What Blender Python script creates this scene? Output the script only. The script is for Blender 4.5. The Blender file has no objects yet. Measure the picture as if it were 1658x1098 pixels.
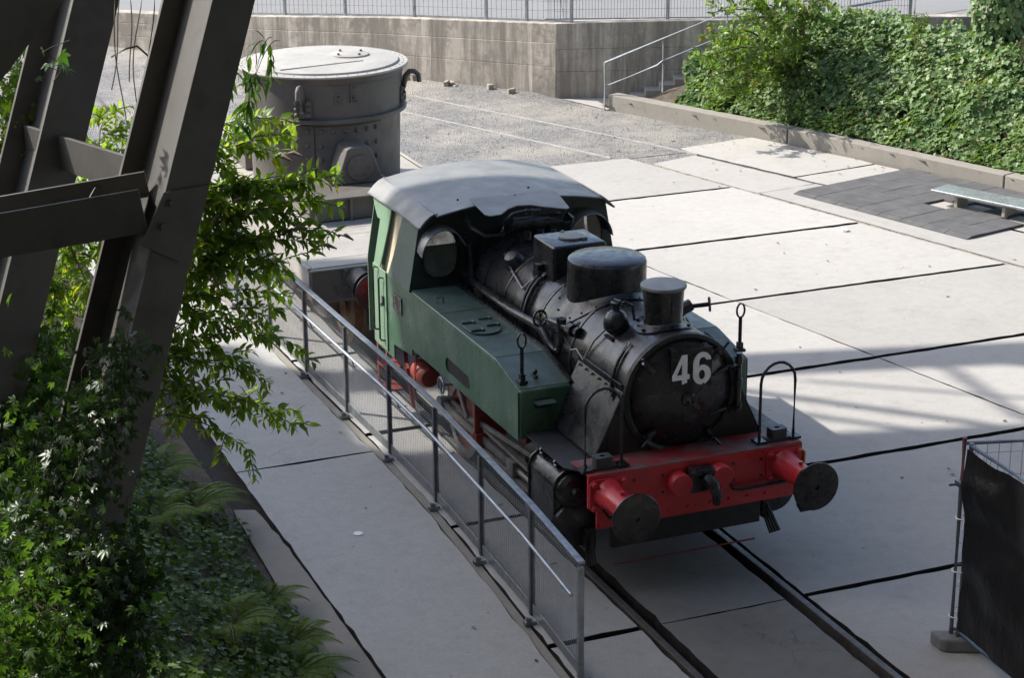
import bpy, bmesh, math, random
import numpy as np
from mathutils import Vector, Matrix, noise
from mathutils.geometry import tessellate_polygon

random.seed(46)
rng = np.random.default_rng(46)
SC = bpy.context.scene
COL = SC.collection
V = Vector

# ------------------------------------------------------------------ camera
CAM_POS = V((-7.687, -14.019, 7.948))
YAW, PITCH, ROLL, FPX = 0.385, 0.327, -0.008, 3237.0
cam_data = bpy.data.cameras.new("camera")
cam = bpy.data.objects.new("camera", cam_data)
COL.objects.link(cam)
SC.camera = cam
_f = V((math.sin(YAW) * math.cos(PITCH), math.cos(YAW) * math.cos(PITCH), -math.sin(PITCH)))
_r = V((math.cos(YAW), -math.sin(YAW), 0))
_u = _r.cross(_f)
_r2 = math.cos(ROLL) * _r + math.sin(ROLL) * _u
_u2 = -math.sin(ROLL) * _r + math.cos(ROLL) * _u
cam.matrix_world = Matrix(((_r2.x, _u2.x, -_f.x, CAM_POS.x), (_r2.y, _u2.y, -_f.y, CAM_POS.y),
                           (_r2.z, _u2.z, -_f.z, CAM_POS.z), (0, 0, 0, 1)))
cam_data.sensor_width = 36.0
cam_data.lens = 36.0 * FPX / 1658.0
cam_data.clip_start = 0.1
cam_data.clip_end = 2000.0
SC.render.resolution_x, SC.render.resolution_y = 1024, 679

# ------------------------------------------------------------------ light
SUN_EL, SUN_AZ = math.radians(42.0), math.radians(-48.0)      # azimuth from +Y towards +X
S = V((math.sin(SUN_AZ) * math.cos(SUN_EL), math.cos(SUN_AZ) * math.cos(SUN_EL), math.sin(SUN_EL)))
world = bpy.data.worlds.new("World")
SC.world = world
world.use_nodes = True
wn = world.node_tree
wn.nodes.clear()
w_out = wn.nodes.new("ShaderNodeOutputWorld")
w_bg = wn.nodes.new("ShaderNodeBackground")
w_sky = wn.nodes.new("ShaderNodeTexSky")
w_sky.sky_type = 'NISHITA'
w_sky.sun_disc = False
w_sky.sun_elevation = SUN_EL
w_sky.sun_rotation = SUN_AZ
w_sky.air_density = 1.0
w_sky.dust_density = 2.0
w_bg.inputs["Strength"].default_value = 0.15
wn.links.new(w_sky.outputs[0], w_bg.inputs[0])
wn.links.new(w_bg.outputs[0], w_out.inputs[0])
sun_data = bpy.data.lights.new("sun", 'SUN')
sun_data.energy = 3.45
sun_data.angle = math.radians(0.5)
sun_data.color = (1.0, 0.955, 0.88)
sun = bpy.data.objects.new("sun", sun_data)
COL.objects.link(sun)
sun.rotation_euler = (-S).to_track_quat('-Z', 'Y').to_euler()
sun.location = S * 60
SC.view_settings.view_transform = 'Standard'
SC.view_settings.look = 'None'
SC.view_settings.gamma = 1.0
SC.view_settings.exposure = 1.08
SC.view_settings.use_curve_mapping = False
SC.cycles.max_bounces = 8
SC.cycles.transparent_max_bounces = 12

# ------------------------------------------------------------------ helpers
WL = {}                                   # object -> world location


def tag(o, label=None, cat=None, group=None, kind=None):
    if label: o["label"] = label
    if cat: o["category"] = cat
    if group: o["group"] = group
    if kind: o["kind"] = kind
    return o


def empty(name, loc, label=None, cat=None, group=None):
    o = bpy.data.objects.new(name, None)
    o.empty_display_size = 0.2
    COL.objects.link(o)
    o.location = loc
    WL[o] = V(loc)
    return tag(o, label, cat, group)


def link(name, me, loc, parent=None):
    o = bpy.data.objects.new(name, me)
    COL.objects.link(o)
    WL[o] = V(loc)
    if parent is not None:
        o.parent = parent
        o.location = V(loc) - WL[parent]
    else:
        o.location = loc
    return o


def clone(o, loc, parent=None, rot=None):
    c = o.copy()
    COL.objects.link(c)
    WL[c] = V(loc)
    c.parent = parent
    c.location = V(loc) - (WL[parent] if parent is not None else V((0, 0, 0)))
    if rot is not None: c.rotation_euler = rot
    return c


def perp(a):
    a = V(a).normalized()
    t = V((0, 0, 1)) if abs(a.z) < 0.9 else V((1, 0, 0))
    x = a.cross(t).normalized()
    return x, x.cross(a).normalized()


class MB:
    def __init__(s):
        s.v = []
        s.f = []

    def add(s, vs, fs):
        n = len(s.v)
        s.v += [tuple(p) for p in vs]
        s.f += [tuple(i + n for i in f) for f in fs]
        return s

    def box(s, c, d, rot=None):
        x, y, z = d[0] / 2, d[1] / 2, d[2] / 2
        vs = [V((i * x, j * y, k * z)) for k in (-1, 1) for j in (-1, 1) for i in (-1, 1)]
        if rot is not None: vs = [rot @ p for p in vs]
        c = V(c)
        return s.add([p + c for p in vs], [(0, 2, 3, 1), (4, 5, 7, 6), (0, 1, 5, 4), (2, 6, 7, 3), (0, 4, 6, 2), (1, 3, 7, 5)])

    def bar(s, p0, p1, w, h, side=None):
        """square bar from p0 to p1: w along `side`, h along the third axis"""
        p0, p1 = V(p0), V(p1)
        a = (p1 - p0).normalized()
        if side is None:
            side, up = perp(a)
        else:
            side = V(side)
            side = (side - a * side.dot(a)).normalized()
            up = a.cross(side)
        o = [side * (i * w / 2) + up * (j * h / 2) for i, j in ((-1, -1), (1, -1), (1, 1), (-1, 1))]
        return s.add([p0 + q for q in o] + [p1 + q for q in o],
                     [(3, 2, 1, 0), (4, 5, 6, 7), (0, 1, 5, 4), (1, 2, 6, 5), (2, 3, 7, 6), (3, 0, 4, 7)])

    def tube(s, pts, r, n=8, closed=False):
        pts = [V(p) for p in pts]
        m = len(pts)
        rs = r if isinstance(r, (list, tuple)) else [r] * m
        vs, fs = [], []
        prev = None
        for i, p in enumerate(pts):
            if closed: t = pts[(i + 1) % m] - pts[i - 1]
            else: t = pts[min(i + 1, m - 1)] - pts[max(i - 1, 0)]
            t.normalize()
            if prev is None: x, y = perp(t)
            else:
                x = (prev - t * prev.dot(t)).normalized()
                y = t.cross(x)
            prev = x
            for k in range(n):
                a = 2 * math.pi * k / n
                vs.append(p + (x * math.cos(a) + y * math.sin(a)) * rs[i])
        for i in range(m if closed else m - 1):
            j = (i + 1) % m
            for k in range(n):
                l = (k + 1) % n
                fs.append((i * n + k, i * n + l, j * n + l, j * n + k))
        if not closed:
            fs.append(tuple(range(n - 1, -1, -1)))
            fs.append(tuple((m - 1) * n + k for k in range(n)))
        return s.add(vs, fs)

    def lathe(s, prof, o, axis, n=24, arc=None, start=None):
        """prof: (radius, distance along axis) pairs; closed solid when it starts and ends at radius 0"""
        o, axis = V(o), V(axis).normalized()
        x, y = perp(axis)
        if start is not None:
            x = V(start) - axis * V(start).dot(axis)
            x.normalize()
            y = axis.cross(x)
        vs, fs = [], []
        idx = []
        for r, t in prof:
            if r < 1e-6:
                idx.append([len(vs)])
                vs.append(o + axis * t)
            else:
                row = []
                for k in range(n):
                    a = 2 * math.pi * k / n
                    row.append(len(vs))
                    vs.append(o + axis * t + (x * math.cos(a) + y * math.sin(a)) * r)
                idx.append(row)
        for a, b in zip(idx[:-1], idx[1:]):
            for k in range(n):
                l = (k + 1) % n
                if len(a) == 1 and len(b) == 1: continue
                if len(a) == 1: fs.append((a[0], b[l], b[k]))
                elif len(b) == 1: fs.append((a[k], a[l], b[0]))
                else: fs.append((a[k], a[l], b[l], b[k]))
        return s.add(vs, fs)

    def cyl(s, p0, p1, r, n=16, r1=None):
        p0, p1 = V(p0), V(p1)
        L = (p1 - p0).length
        r1 = r if r1 is None else r1
        return s.lathe([(0, 0), (r, 0), (r1, L), (0, L)], p0, p1 - p0, n)

    def sphere(s, c, r, n=12, sc=(1, 1, 1)):
        c = V(c)
        m = n // 2
        prof = [(math.sin(math.pi * i / m) * r, -math.cos(math.pi * i / m) * r) for i in range(m + 1)]
        prof[0] = (0, -r)
        prof[-1] = (0, r)
        k = len(s.v)
        s.lathe(prof, (0, 0, 0), (0, 0, 1), n)
        for i in range(k, len(s.v)):
            p = s.v[i]
            s.v[i] = (c.x + p[0] * sc[0], c.y + p[1] * sc[1], c.z + p[2] * sc[2])
        return s

    def torus(s, c, axis, R, r, n=20, m=6, sx=1.0):
        x, y = perp(axis)
        return s.tube([V(c) + x * math.cos(2 * math.pi * k / n) * R * sx + y * math.sin(2 * math.pi * k / n) * R for k in range(n)], r, m, True)

    def plate(s, loops, fn, t):
        """flat plate: 2-D loops (outer first, holes after) mapped by fn(a,b) to 3-D, thickened by vector t"""
        t = V(t)
        pts = [[V((p[0], p[1], 0)) for p in L] for L in loops]
        tris = tessellate_polygon(pts)
        flat = [p for L in loops for p in L]
        n = len(flat)
        vs = [V(fn(*p)) for p in flat]
        vs = vs + [p + t for p in vs]
        fs = [tuple(x) for x in tris] + [tuple(i + n for i in reversed(x)) for x in tris]
        k = 0
        for L in loops:
            m = len(L)
            for i in range(m):
                j = (i + 1) % m
                fs.append((k + i, k + j, k + j + n, k + i + n))
            k += m
        return s.add(vs, fs)

    def build(s, name, mat, parent=None, smooth=None, bevel=0.0, seg=2, label=None, kind=None, recalc=True):
        me = bpy.data.meshes.new(name)
        arr = np.array(s.v, dtype=float)
        c = (arr.min(0) + arr.max(0)) / 2
        me.from_pydata((arr - c).tolist(), [], s.f)
        if recalc or bevel:
            bm = bmesh.new()
            bm.from_mesh(me)
            bmesh.ops.recalc_face_normals(bm, faces=bm.faces)
            if bevel:
                es = [e for e in bm.edges if len(e.link_faces) == 2 and e.calc_face_angle(0) > 0.5]
                bmesh.ops.bevel(bm, geom=es, offset=bevel, segments=seg, affect='EDGES', profile=0.5, clamp_overlap=True)
            bm.to_mesh(me)
            bm.free()
        if smooth is not None:
            me.shade_smooth()
            me.set_sharp_from_angle(angle=math.radians(smooth))
        me.materials.append(mat)
        o = link(name, me, c, parent)
        if label: o["label"] = label
        if kind: o["kind"] = kind
        return o


def rounded(w, h, r, n=5, cx=0, cy=0):
    out = []
    for sx, sy, a0 in ((1, 1, 0), (-1, 1, 90), (-1, -1, 180), (1, -1, 270)):
        for k in range(n + 1):
            a = math.radians(a0 + 90 * k / n)
            out.append((cx + sx * (w / 2 - r) + r * math.cos(a), cy + sy * (h / 2 - r) + r * math.sin(a)))
    return out


# ------------------------------------------------------------------ materials
def new_mat(name):
    m = bpy.data.materials.new(name)
    m.use_nodes = True
    nt = m.node_tree
    b = nt.nodes["Principled BSDF"]
    return m, nt, b


def N(nt, kind, **kw):
    n = nt.nodes.new(kind)
    for k, v in kw.items():
        if k.startswith("i_"):
            key = k[2:]
            key = int(key) if key.isdigit() else key.replace("_", " ")
            n.inputs[key].default_value = v
        else: setattr(n, k, v)
    return n


def rgba(c): return (c[0], c[1], c[2], 1.0)


def pos_noise(nt, scale, detail=4, rough=0.55, stretch=(1, 1, 1)):
    g = N(nt, "ShaderNodeNewGeometry")
    mp = N(nt, "ShaderNodeMapping")
    mp.inputs["Scale"].default_value = stretch
    nt.links.new(g.outputs["Position"], mp.inputs["Vector"])
    t = N(nt, "ShaderNodeTexNoise", i_Scale=scale, i_Detail=detail, i_Roughness=rough)
    nt.links.new(mp.outputs[0], t.inputs["Vector"])
    return t.outputs["Fac"]


def ramp(nt, fac, lo, hi, c0=(0, 0, 0), c1=(1, 1, 1)):
    r = N(nt, "ShaderNodeValToRGB")
    r.color_ramp.elements[0].position = lo
    r.color_ramp.elements[1].position = hi
    r.color_ramp.elements[0].color = rgba(c0)
    r.color_ramp.elements[1].color = rgba(c1)
    nt.links.new(fac, r.inputs[0])
    return r.outputs[0]


def mix(nt, fac, a, b, mode='MIX'):
    m = N(nt, "ShaderNodeMix", data_type='RGBA', blend_type=mode)
    for sock, val in ((m.inputs[0], fac), (m.inputs[6], a), (m.inputs[7], b)):
        if isinstance(val, (int, float)): sock.default_value = val
        elif isinstance(val, tuple): sock.default_value = rgba(val)
        else: nt.links.new(val, sock)
    return m.outputs[2]


def bump(nt, b, fac, strength, dist=0.01):
    n = N(nt, "ShaderNodeBump", i_Strength=strength, i_Distance=dist)
    nt.links.new(fac, n.inputs["Height"])
    nt.links.new(n.outputs[0], b.inputs["Normal"])


def mk(name, col, rough=0.5, metal=0.0, var=0.2, vs=2.5, dirt=None, dirt_amt=(0.5, 0.75), ds=1.6, dstretch=(1, 1, 1), bmp=0.0, bs=40.0, bd=0.004, rvar=0.12, spec=0.5):
    m, nt, b = new_mat(name)
    c0 = tuple(x * (1 - var) for x in col)
    c1 = tuple(min(1, x * (1 + var)) for x in col)
    c = mix(nt, ramp(nt, pos_noise(nt, vs, 6), 0.3, 0.7), c0, c1)
    if dirt:
        c = mix(nt, ramp(nt, pos_noise(nt, ds, 8, 0.65, dstretch), dirt_amt[0], dirt_amt[1]), c, dirt)
    nt.links.new(c, b.inputs["Base Color"])
    r = ramp(nt, pos_noise(nt, vs * 3, 5), 0.3, 0.7, (max(0, rough - rvar),) * 3, (min(1, rough + rvar),) * 3)
    nt.links.new(r, b.inputs["Roughness"])
    b.inputs["Metallic"].default_value = metal
    b.inputs["Specular IOR Level"].default_value = spec
    if bmp: bump(nt, b, pos_noise(nt, bs, 5, 0.6), bmp, bd)
    return m


def concrete(name, col, stain, spots=True, scale=0.35, streak=False, bmp=0.25, island=0.0, crack=False, grain=0.35):
    m, nt, b = new_mat(name)
    c = mix(nt, ramp(nt, pos_noise(nt, scale, 6, 0.6), 0.3, 0.72), col, tuple(x * 0.82 for x in col))
    c = mix(nt, ramp(nt, pos_noise(nt, scale * 5, 8, 0.65), 0.5, 0.8), c, stain)
    if streak:
        c = mix(nt, ramp(nt, pos_noise(nt, 2.6, 8, 0.75, (1, 1, 0.10)), 0.42, 0.58), c, tuple(x * 0.38 for x in stain))
        c = mix(nt, ramp(nt, pos_noise(nt, 1.2, 8, 0.75), 0.5, 0.60), c, tuple(x * 0.5 for x in stain))
        c = mix(nt, ramp(nt, pos_noise(nt, 1.1, 8, 0.7, (1, 1, 0.35)), 0.55, 0.8), c, (0.20, 0.15, 0.10))
        c = mix(nt, ramp(nt, pos_noise(nt, 5.0, 4, 0.6, (1.5, 1.5, 0.06)), 0.62, 0.72), c, tuple(min(1, x * 1.25) for x in col))
    if crack:
        g2 = N(nt, "ShaderNodeNewGeometry")
        wob = N(nt, "ShaderNodeVectorMath", operation='ADD')
        nz = N(nt, "ShaderNodeTexNoise", i_Scale=1.6, i_Detail=5.0)
        nt.links.new(g2.outputs["Position"], nz.inputs["Vector"])
        sc_ = N(nt, "ShaderNodeVectorMath", operation='SCALE')
        sc_.inputs["Scale"].default_value = 0.9
        nt.links.new(nz.outputs["Color"], sc_.inputs[0])
        nt.links.new(g2.outputs["Position"], wob.inputs[0])
        nt.links.new(sc_.outputs[0], wob.inputs[1])
        vo = N(nt, "ShaderNodeTexVoronoi", feature='DISTANCE_TO_EDGE', i_Scale=0.42)
        nt.links.new(wob.outputs[0], vo.inputs["Vector"])
        line = ramp(nt, vo.outputs["Distance"], 0.0008, 0.0030, (1, 1, 1), (0, 0, 0))
        msk = mix(nt, 1.0, line, ramp(nt, pos_noise(nt, 0.5, 3), 0.56, 0.66), 'MULTIPLY')
        c = mix(nt, msk, c, tuple(x * 0.5 for x in stain))
        # oil drips and faint tyre-dark wear, washed dust
        c = mix(nt, ramp(nt, pos_noise(nt, 1.7, 9, 0.72), 0.60, 0.80), c, tuple(x * 0.62 for x in stain))
        c = mix(nt, ramp(nt, pos_noise(nt, 0.8, 7, 0.6, (0.35, 1.6, 1)), 0.56, 0.78), c, (col[0] * 0.80, col[1] * 0.765, col[2] * 0.70))
        c = mix(nt, ramp(nt, pos_noise(nt, 26, 2, 0.4), 0.755, 0.775), c, tuple(x * 0.35 for x in stain))
    fine = pos_noise(nt, 55, 6, 0.7)
    c = mix(nt, grain, c, mix(nt, ramp(nt, fine, 0.25, 0.75), tuple(x * 0.66 for x in col), tuple(x * 1.18 for x in col)))
    c = mix(nt, ramp(nt, pos_noise(nt, 7, 8, 0.75), 0.42, 0.72), c, mix(nt, grain, c, stain))
    if spots:
        c = mix(nt, ramp(nt, pos_noise(nt, 9, 3, 0.5), 0.72, 0.76), c, tuple(x * 0.45 for x in col))
    if island:
        g = N(nt, "ShaderNodeNewGeometry")
        oi = N(nt, "ShaderNodeObjectInfo")
        c = mix(nt, 1.0, c, ramp(nt, oi.outputs["Random"], 0, 1, (1 - island,) * 3, (1,) * 3), 'MULTIPLY')
    nt.links.new(c, b.inputs["Base Color"])
    b.inputs["Roughness"].default_value = 0.85
    b.inputs["Specular IOR Level"].default_value = 0.25
    bump(nt, b, fine, bmp, 0.006)
    return m


def leaf_mat(name, c0, c1, trans, rough=0.38, tcol=None, dry=None, gloss=0.5):
    m, nt, b = new_mat(name)
    g = N(nt, "ShaderNodeNewGeometry")
    c = mix(nt, g.outputs["Random Per Island"], c0, c1)
    if dry is not None:
        c = mix(nt, ramp(nt, g.outputs["Random Per Island"], 0.93, 0.95), c, dry)
    c = mix(nt, ramp(nt, pos_noise(nt, 1.3, 4), 0.38, 0.62), mix(nt, 1.0, c, (0.58, 0.68, 0.56), 'MULTIPLY'), c)
    nt.links.new(c, b.inputs["Base Color"])
    b.inputs["Roughness"].default_value = rough
    b.inputs["Specular IOR Level"].default_value = gloss
    t = N(nt, "ShaderNodeBsdfTranslucent")
    tc = mix(nt, 1.0, c, tcol or (1.9, 2.0, 0.6), 'MULTIPLY')
    nt.links.new(tc, t.inputs["Color"])
    ms = N(nt, "ShaderNodeMixShader")
    ms.inputs[0].default_value = trans
    nt.links.new(b.outputs[0], ms.inputs[1])
    nt.links.new(t.outputs[0], ms.inputs[2])
    nt.links.new(ms.outputs[0], nt.nodes["Material Output"].inputs["Surface"])
    return m


M = {}
M["slab"] = concrete("yard_concrete", (0.47, 0.45, 0.42), (0.34, 0.32, 0.29), island=0.17, crack=True, grain=0.45)
M["slab_oily"] = concrete("gauge_concrete", (0.225, 0.22, 0.21), (0.13, 0.122, 0.115), island=0.05, crack=True)
M["path"] = concrete("path_concrete", (0.43, 0.425, 0.41), (0.30, 0.30, 0.275), scale=0.6, crack=True, grain=0.55)
M["kerb"] = concrete("kerb_concrete", (0.30, 0.28, 0.245), (0.20, 0.18, 0.155), scale=0.8, bmp=0.8)
M["wall"] = concrete("wall_concrete", (0.58, 0.52, 0.44), (0.25, 0.22, 0.185), scale=0.7, streak=True, bmp=0.7)
M["step"] = concrete("step_concrete", (0.36, 0.34, 0.30), (0.25, 0.23, 0.20), scale=0.8)
M["asphalt"] = concrete("plaza_asphalt", (0.235, 0.232, 0.228), (0.18, 0.178, 0.175), scale=0.2)
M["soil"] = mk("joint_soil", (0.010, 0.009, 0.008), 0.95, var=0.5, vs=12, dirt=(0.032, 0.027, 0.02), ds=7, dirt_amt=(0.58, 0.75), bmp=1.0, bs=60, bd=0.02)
M["earth"] = mk("earth", (0.09, 0.07, 0.05), 0.95, var=0.45, vs=6, bmp=1.0, bs=30, bd=0.03)
M["green"] = mk("green_paint", (0.05, 0.112, 0.064), 0.36, var=0.16, vs=1.6, dirt=(0.155, 0.21, 0.16), dirt_amt=(0.46, 0.80), ds=3.4, dstretch=(1, 1, 0.16), bmp=0.10, bs=5, bd=0.012)
M["green_sunlit"] = mk("green_paint_sunlit_tone", (0.17, 0.275, 0.175), 0.42, var=0.10, vs=1.6, dirt=(0.24, 0.34, 0.24), dirt_amt=(0.45, 0.85), ds=2.2, dstretch=(1, 1, 0.22))  # loco green paled, sunlight on the cab rear put into the colour
M["green_top"] = mk("dusty_green_top", (0.055, 0.088, 0.072), 0.42, var=0.25, vs=3, dirt=(0.13, 0.15, 0.135), dirt_amt=(0.5, 0.8), ds=4)
M["black"] = mk("black_paint", (0.013, 0.013, 0.014), 0.30, var=0.3, vs=4, dirt=(0.045, 0.043, 0.042), dirt_amt=(0.5, 0.85), ds=5, bmp=0.12, bs=7, bd=0.012, rvar=0.14)
M["black_dull"] = mk("sooty_black", (0.011, 0.011, 0.011), 0.6, var=0.3, vs=5, dirt=(0.03, 0.026, 0.022), ds=7)
M["boiler"] = mk("boiler_black", (0.015, 0.0155, 0.017), 0.30, var=0.3, vs=2.5, dirt=(0.046, 0.049, 0.055), dirt_amt=(0.5, 0.9), ds=3.5, bmp=0.2, bs=5, bd=0.02, rvar=0.12)
M["roof"] = mk("roof_tar", (0.20, 0.20, 0.19), 0.55, var=0.16, vs=2, dirt=(0.27, 0.265, 0.245), dirt_amt=(0.5, 0.8), ds=2.2, bmp=0.15, bs=6, bd=0.02)
M["red"] = mk("red_paint", (0.46, 0.026, 0.034), 0.36, var=0.15, vs=3, dirt=(0.28, 0.04, 0.035), dirt_amt=(0.55, 0.85), ds=4)
M["red_dusty"] = mk("dusty_red_top", (0.26, 0.022, 0.024), 0.6, var=0.25, vs=4, dirt=(0.14, 0.105, 0.10), dirt_amt=(0.42, 0.6), ds=3.5)
M["frame_red"] = mk("frame_red", (0.27, 0.045, 0.032), 0.6, var=0.3, vs=5, dirt=(0.08, 0.035, 0.025), ds=5)
M["cream"] = mk("cream_paint", (0.62, 0.52, 0.36), 0.55, var=0.1, vs=4)
M["white"] = mk("white_figures", (0.9, 0.9, 0.9), 0.5, var=0.03)
M["brass"] = mk("dull_brass", (0.32, 0.26, 0.17), 0.45, metal=0.6, var=0.3, vs=30)
M["yellow"] = mk("yellow_plate", (0.55, 0.33, 0.03), 0.5, var=0.2)
M["galv"] = mk("galvanised_steel", (0.30, 0.32, 0.34), 0.42, metal=0.75, var=0.2, vs=12, dirt=(0.19, 0.20, 0.21), ds=9, rvar=0.1)
M["galv_dark"] = mk("dark_galvanised", (0.13, 0.14, 0.15), 0.48, metal=0.55, var=0.25, vs=10)
M["tubesteel"] = mk("zinc_tube", (0.34, 0.37, 0.40), 0.46, metal=0.6, var=0.15, vs=8)
M["rail"] = mk("rail_steel", (0.13, 0.125, 0.12), 0.58, metal=0.5, var=0.25, vs=8, dirt=(0.10, 0.075, 0.055), ds=3)
M["rod"] = mk("rod_steel", (0.20, 0.19, 0.18), 0.45, metal=0.5, var=0.25, vs=8)
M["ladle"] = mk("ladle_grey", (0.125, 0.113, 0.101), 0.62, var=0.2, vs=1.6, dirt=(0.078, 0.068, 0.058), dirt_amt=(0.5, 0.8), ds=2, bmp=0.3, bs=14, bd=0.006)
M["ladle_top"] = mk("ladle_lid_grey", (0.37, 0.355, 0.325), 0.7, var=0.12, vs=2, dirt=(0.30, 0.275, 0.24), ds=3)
M["deck"] = mk("wagon_deck", (0.36, 0.34, 0.31), 0.7, var=0.14, vs=2, dirt=(0.22, 0.20, 0.17), dirt_amt=(0.55, 0.75), ds=4)
M["wagon"] = mk("wagon_side", (0.12, 0.11, 0.10), 0.6, var=0.2, vs=2, dirt=(0.08, 0.06, 0.045), ds=4)
M["wagon_wheel"] = mk("rusty_wheel", (0.13, 0.075, 0.045), 0.75, var=0.35, vs=6)
M["trestle"] = mk("trestle_paint", (0.076, 0.073, 0.065), 0.55, var=0.14, vs=2, dirt=(0.05, 0.047, 0.041), ds=3, bmp=0.1, bs=30)
M["rubber"] = mk("rubber_mat", (0.085, 0.085, 0.086), 0.85, var=0.2, vs=3, dirt=(0.13, 0.125, 0.115), dirt_amt=(0.5, 0.8), ds=4, bmp=0.5, bs=120, bd=0.004)
M["bench_top"] = mk("bench_zinc", (0.36, 0.39, 0.38), 0.32, metal=0.55, var=0.12, vs=6)
M["bench_leg"] = mk("bench_leg_concrete", (0.34, 0.31, 0.27), 0.8, var=0.15)
M["bark"] = mk("bark", (0.055, 0.042, 0.030), 0.9, var=0.3, vs=12, bmp=0.6, bs=40)
M["twig"] = mk("twig", (0.10, 0.085, 0.045), 0.8, var=0.3, vs=10)
M["litter"] = mk("paper_litter", (0.8, 0.8, 0.78), 0.7, var=0.05)
M["dry_leaf"] = mk("dry_leaf", (0.17, 0.13, 0.07), 0.8, var=0.5, vs=3)
M["concrete_foot"] = mk("foot_concrete", (0.20, 0.195, 0.185), 0.85, var=0.2, vs=6, bmp=0.5, bs=50)


def gravel_mat():
    m, nt, b = new_mat("gravel")
    g = N(nt, "ShaderNodeNewGeometry")
    vo = N(nt, "ShaderNodeTexVoronoi", i_Scale=36.0)
    nt.links.new(g.outputs["Position"], vo.inputs["Vector"])
    sep = N(nt, "ShaderNodeSeparateColor")
    nt.links.new(vo.outputs["Color"], sep.inputs[0])
    c = mix(nt, sep.outputs[0], (0.13, 0.129, 0.128), (0.31, 0.30, 0.285))
    c = mix(nt, ramp(nt, pos_noise(nt, 0.55, 7, 0.7), 0.44, 0.60), c, mix(nt, 0.6, c, (0.42, 0.385, 0.33)))
    c = mix(nt, ramp(nt, pos_noise(nt, 3.0, 6, 0.65), 0.55, 0.75), c, mix(nt, 0.55, c, (0.13, 0.13, 0.135)))
    nt.links.new(c, b.inputs["Base Color"])
    b.inputs["Roughness"].default_value = 0.9
    b.inputs["Specular IOR Level"].default_value = 0.2
    bump(nt, b, vo.outputs["Distance"], 0.9, 0.03)
    return m


M["gravel"] = gravel_mat()


def glass_mat():
    m, nt, b = new_mat("dusty_glass")
    c = ramp(nt, pos_noise(nt, 6, 6, 0.7, (1, 1, 0.5)), 0.3, 0.75, (0.10, 0.105, 0.10), (0.22, 0.215, 0.20))
    nt.links.new(c, b.inputs["Base Color"])
    b.inputs["Roughness"].default_value = 0.12
    tr = N(nt, "ShaderNodeBsdfTransparent")
    ms = N(nt, "ShaderNodeMixShader")
    f = ramp(nt, pos_noise(nt, 5, 6, 0.7), 0.35, 0.7, (0.45,) * 3, (0.8,) * 3)
    nt.links.new(f, ms.inputs[0])
    nt.links.new(tr.outputs[0], ms.inputs[1])
    nt.links.new(b.outputs[0], ms.inputs[2])
    nt.links.new(ms.outputs[0], nt.nodes["Material Output"].inputs["Surface"])
    return m


M["glass"] = glass_mat()


def tarp_mat():
    m, nt, b = new_mat("black_tarpaulin")
    b.inputs["Base Color"].default_value = (0.004, 0.004, 0.0045, 1)
    b.inputs["Roughness"].default_value = 0.42
    bump(nt, b, pos_noise(nt, 3.5, 5, 0.55, (1, 1, 0.6)), 0.8, 0.05)
    return m


M["tarp"] = tarp_mat()
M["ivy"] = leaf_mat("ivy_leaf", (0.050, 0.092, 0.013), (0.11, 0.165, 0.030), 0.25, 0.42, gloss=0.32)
M["ivy_lit_tone"] = leaf_mat("slope_leaf_lit_tone", (0.12, 0.20, 0.070), (0.255, 0.34, 0.16), 0.25, 0.5, gloss=0.45, dry=(0.20, 0.17, 0.06))  # ivy leaf paled, sunlit sheen put into the base colour
M["shrub"] = leaf_mat("shrub_leaf", (0.085, 0.155, 0.030), (0.165, 0.235, 0.050), 0.45, 0.4, dry=(0.22, 0.16, 0.03))
M["buddleia"] = leaf_mat("butterfly_bush_leaf", (0.11, 0.18, 0.040), (0.20, 0.265, 0.062), 0.6, 0.42, tcol=(2.4, 2.4, 0.6), dry=(0.22, 0.20, 0.03))
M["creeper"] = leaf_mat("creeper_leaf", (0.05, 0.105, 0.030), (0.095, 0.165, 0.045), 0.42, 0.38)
M["fern"] = leaf_mat("fern_frond", (0.10, 0.165, 0.020), (0.16, 0.225, 0.035), 0.4, 0.6, gloss=0.25)

M["plate"] = mk("chequer_plate", (0.045, 0.046, 0.05), 0.45, metal=0.3, var=0.25, vs=4, bmp=0.9, bs=95, bd=0.006)
M["lampgrey"] = mk("lamp_bracket_grey", (0.035, 0.037, 0.04), 0.5, var=0.2)
M["black_green"] = mk("cab_front_paint", (0.020, 0.032, 0.027), 0.42, var=0.3, vs=3, dirt=(0.05, 0.055, 0.05), ds=4)
M["hood"] = mk("hood_grey", (0.24, 0.245, 0.25), 0.38, metal=0.3, var=0.15)
M["panel"] = mk("grey_green_panel", (0.115, 0.155, 0.13), 0.42, var=0.12, vs=2, dirt=(0.16, 0.20, 0.17), ds=3)
M["worn_rail"] = mk("worn_rail", (0.42, 0.41, 0.395), 0.55, metal=0.2, var=0.15, vs=6)
M["blocker"] = mk("blocker_grey", (0.5, 0.5, 0.5), 0.85, var=0.3, vs=0.5)  # grey of the unseen panels, raised to bounce light forward
M["creeper_shade_tone"] = leaf_mat("creeper_leaf_shade_tone", (0.022, 0.050, 0.018), (0.050, 0.095, 0.030), 0.22, 0.42)  # creeper leaf darkened, overhead foliage shade put into the colour
M["rod_red"] = mk("dark_red_rod", (0.14, 0.012, 0.014), 0.6, var=0.2)
M["sand"] = mk("groove_sand", (0.27, 0.24, 0.195), 0.95, var=0.25, vs=9, dirt=(0.12, 0.10, 0.08), dirt_amt=(0.5, 0.62), ds=8, bmp=0.8, bs=60)

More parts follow.
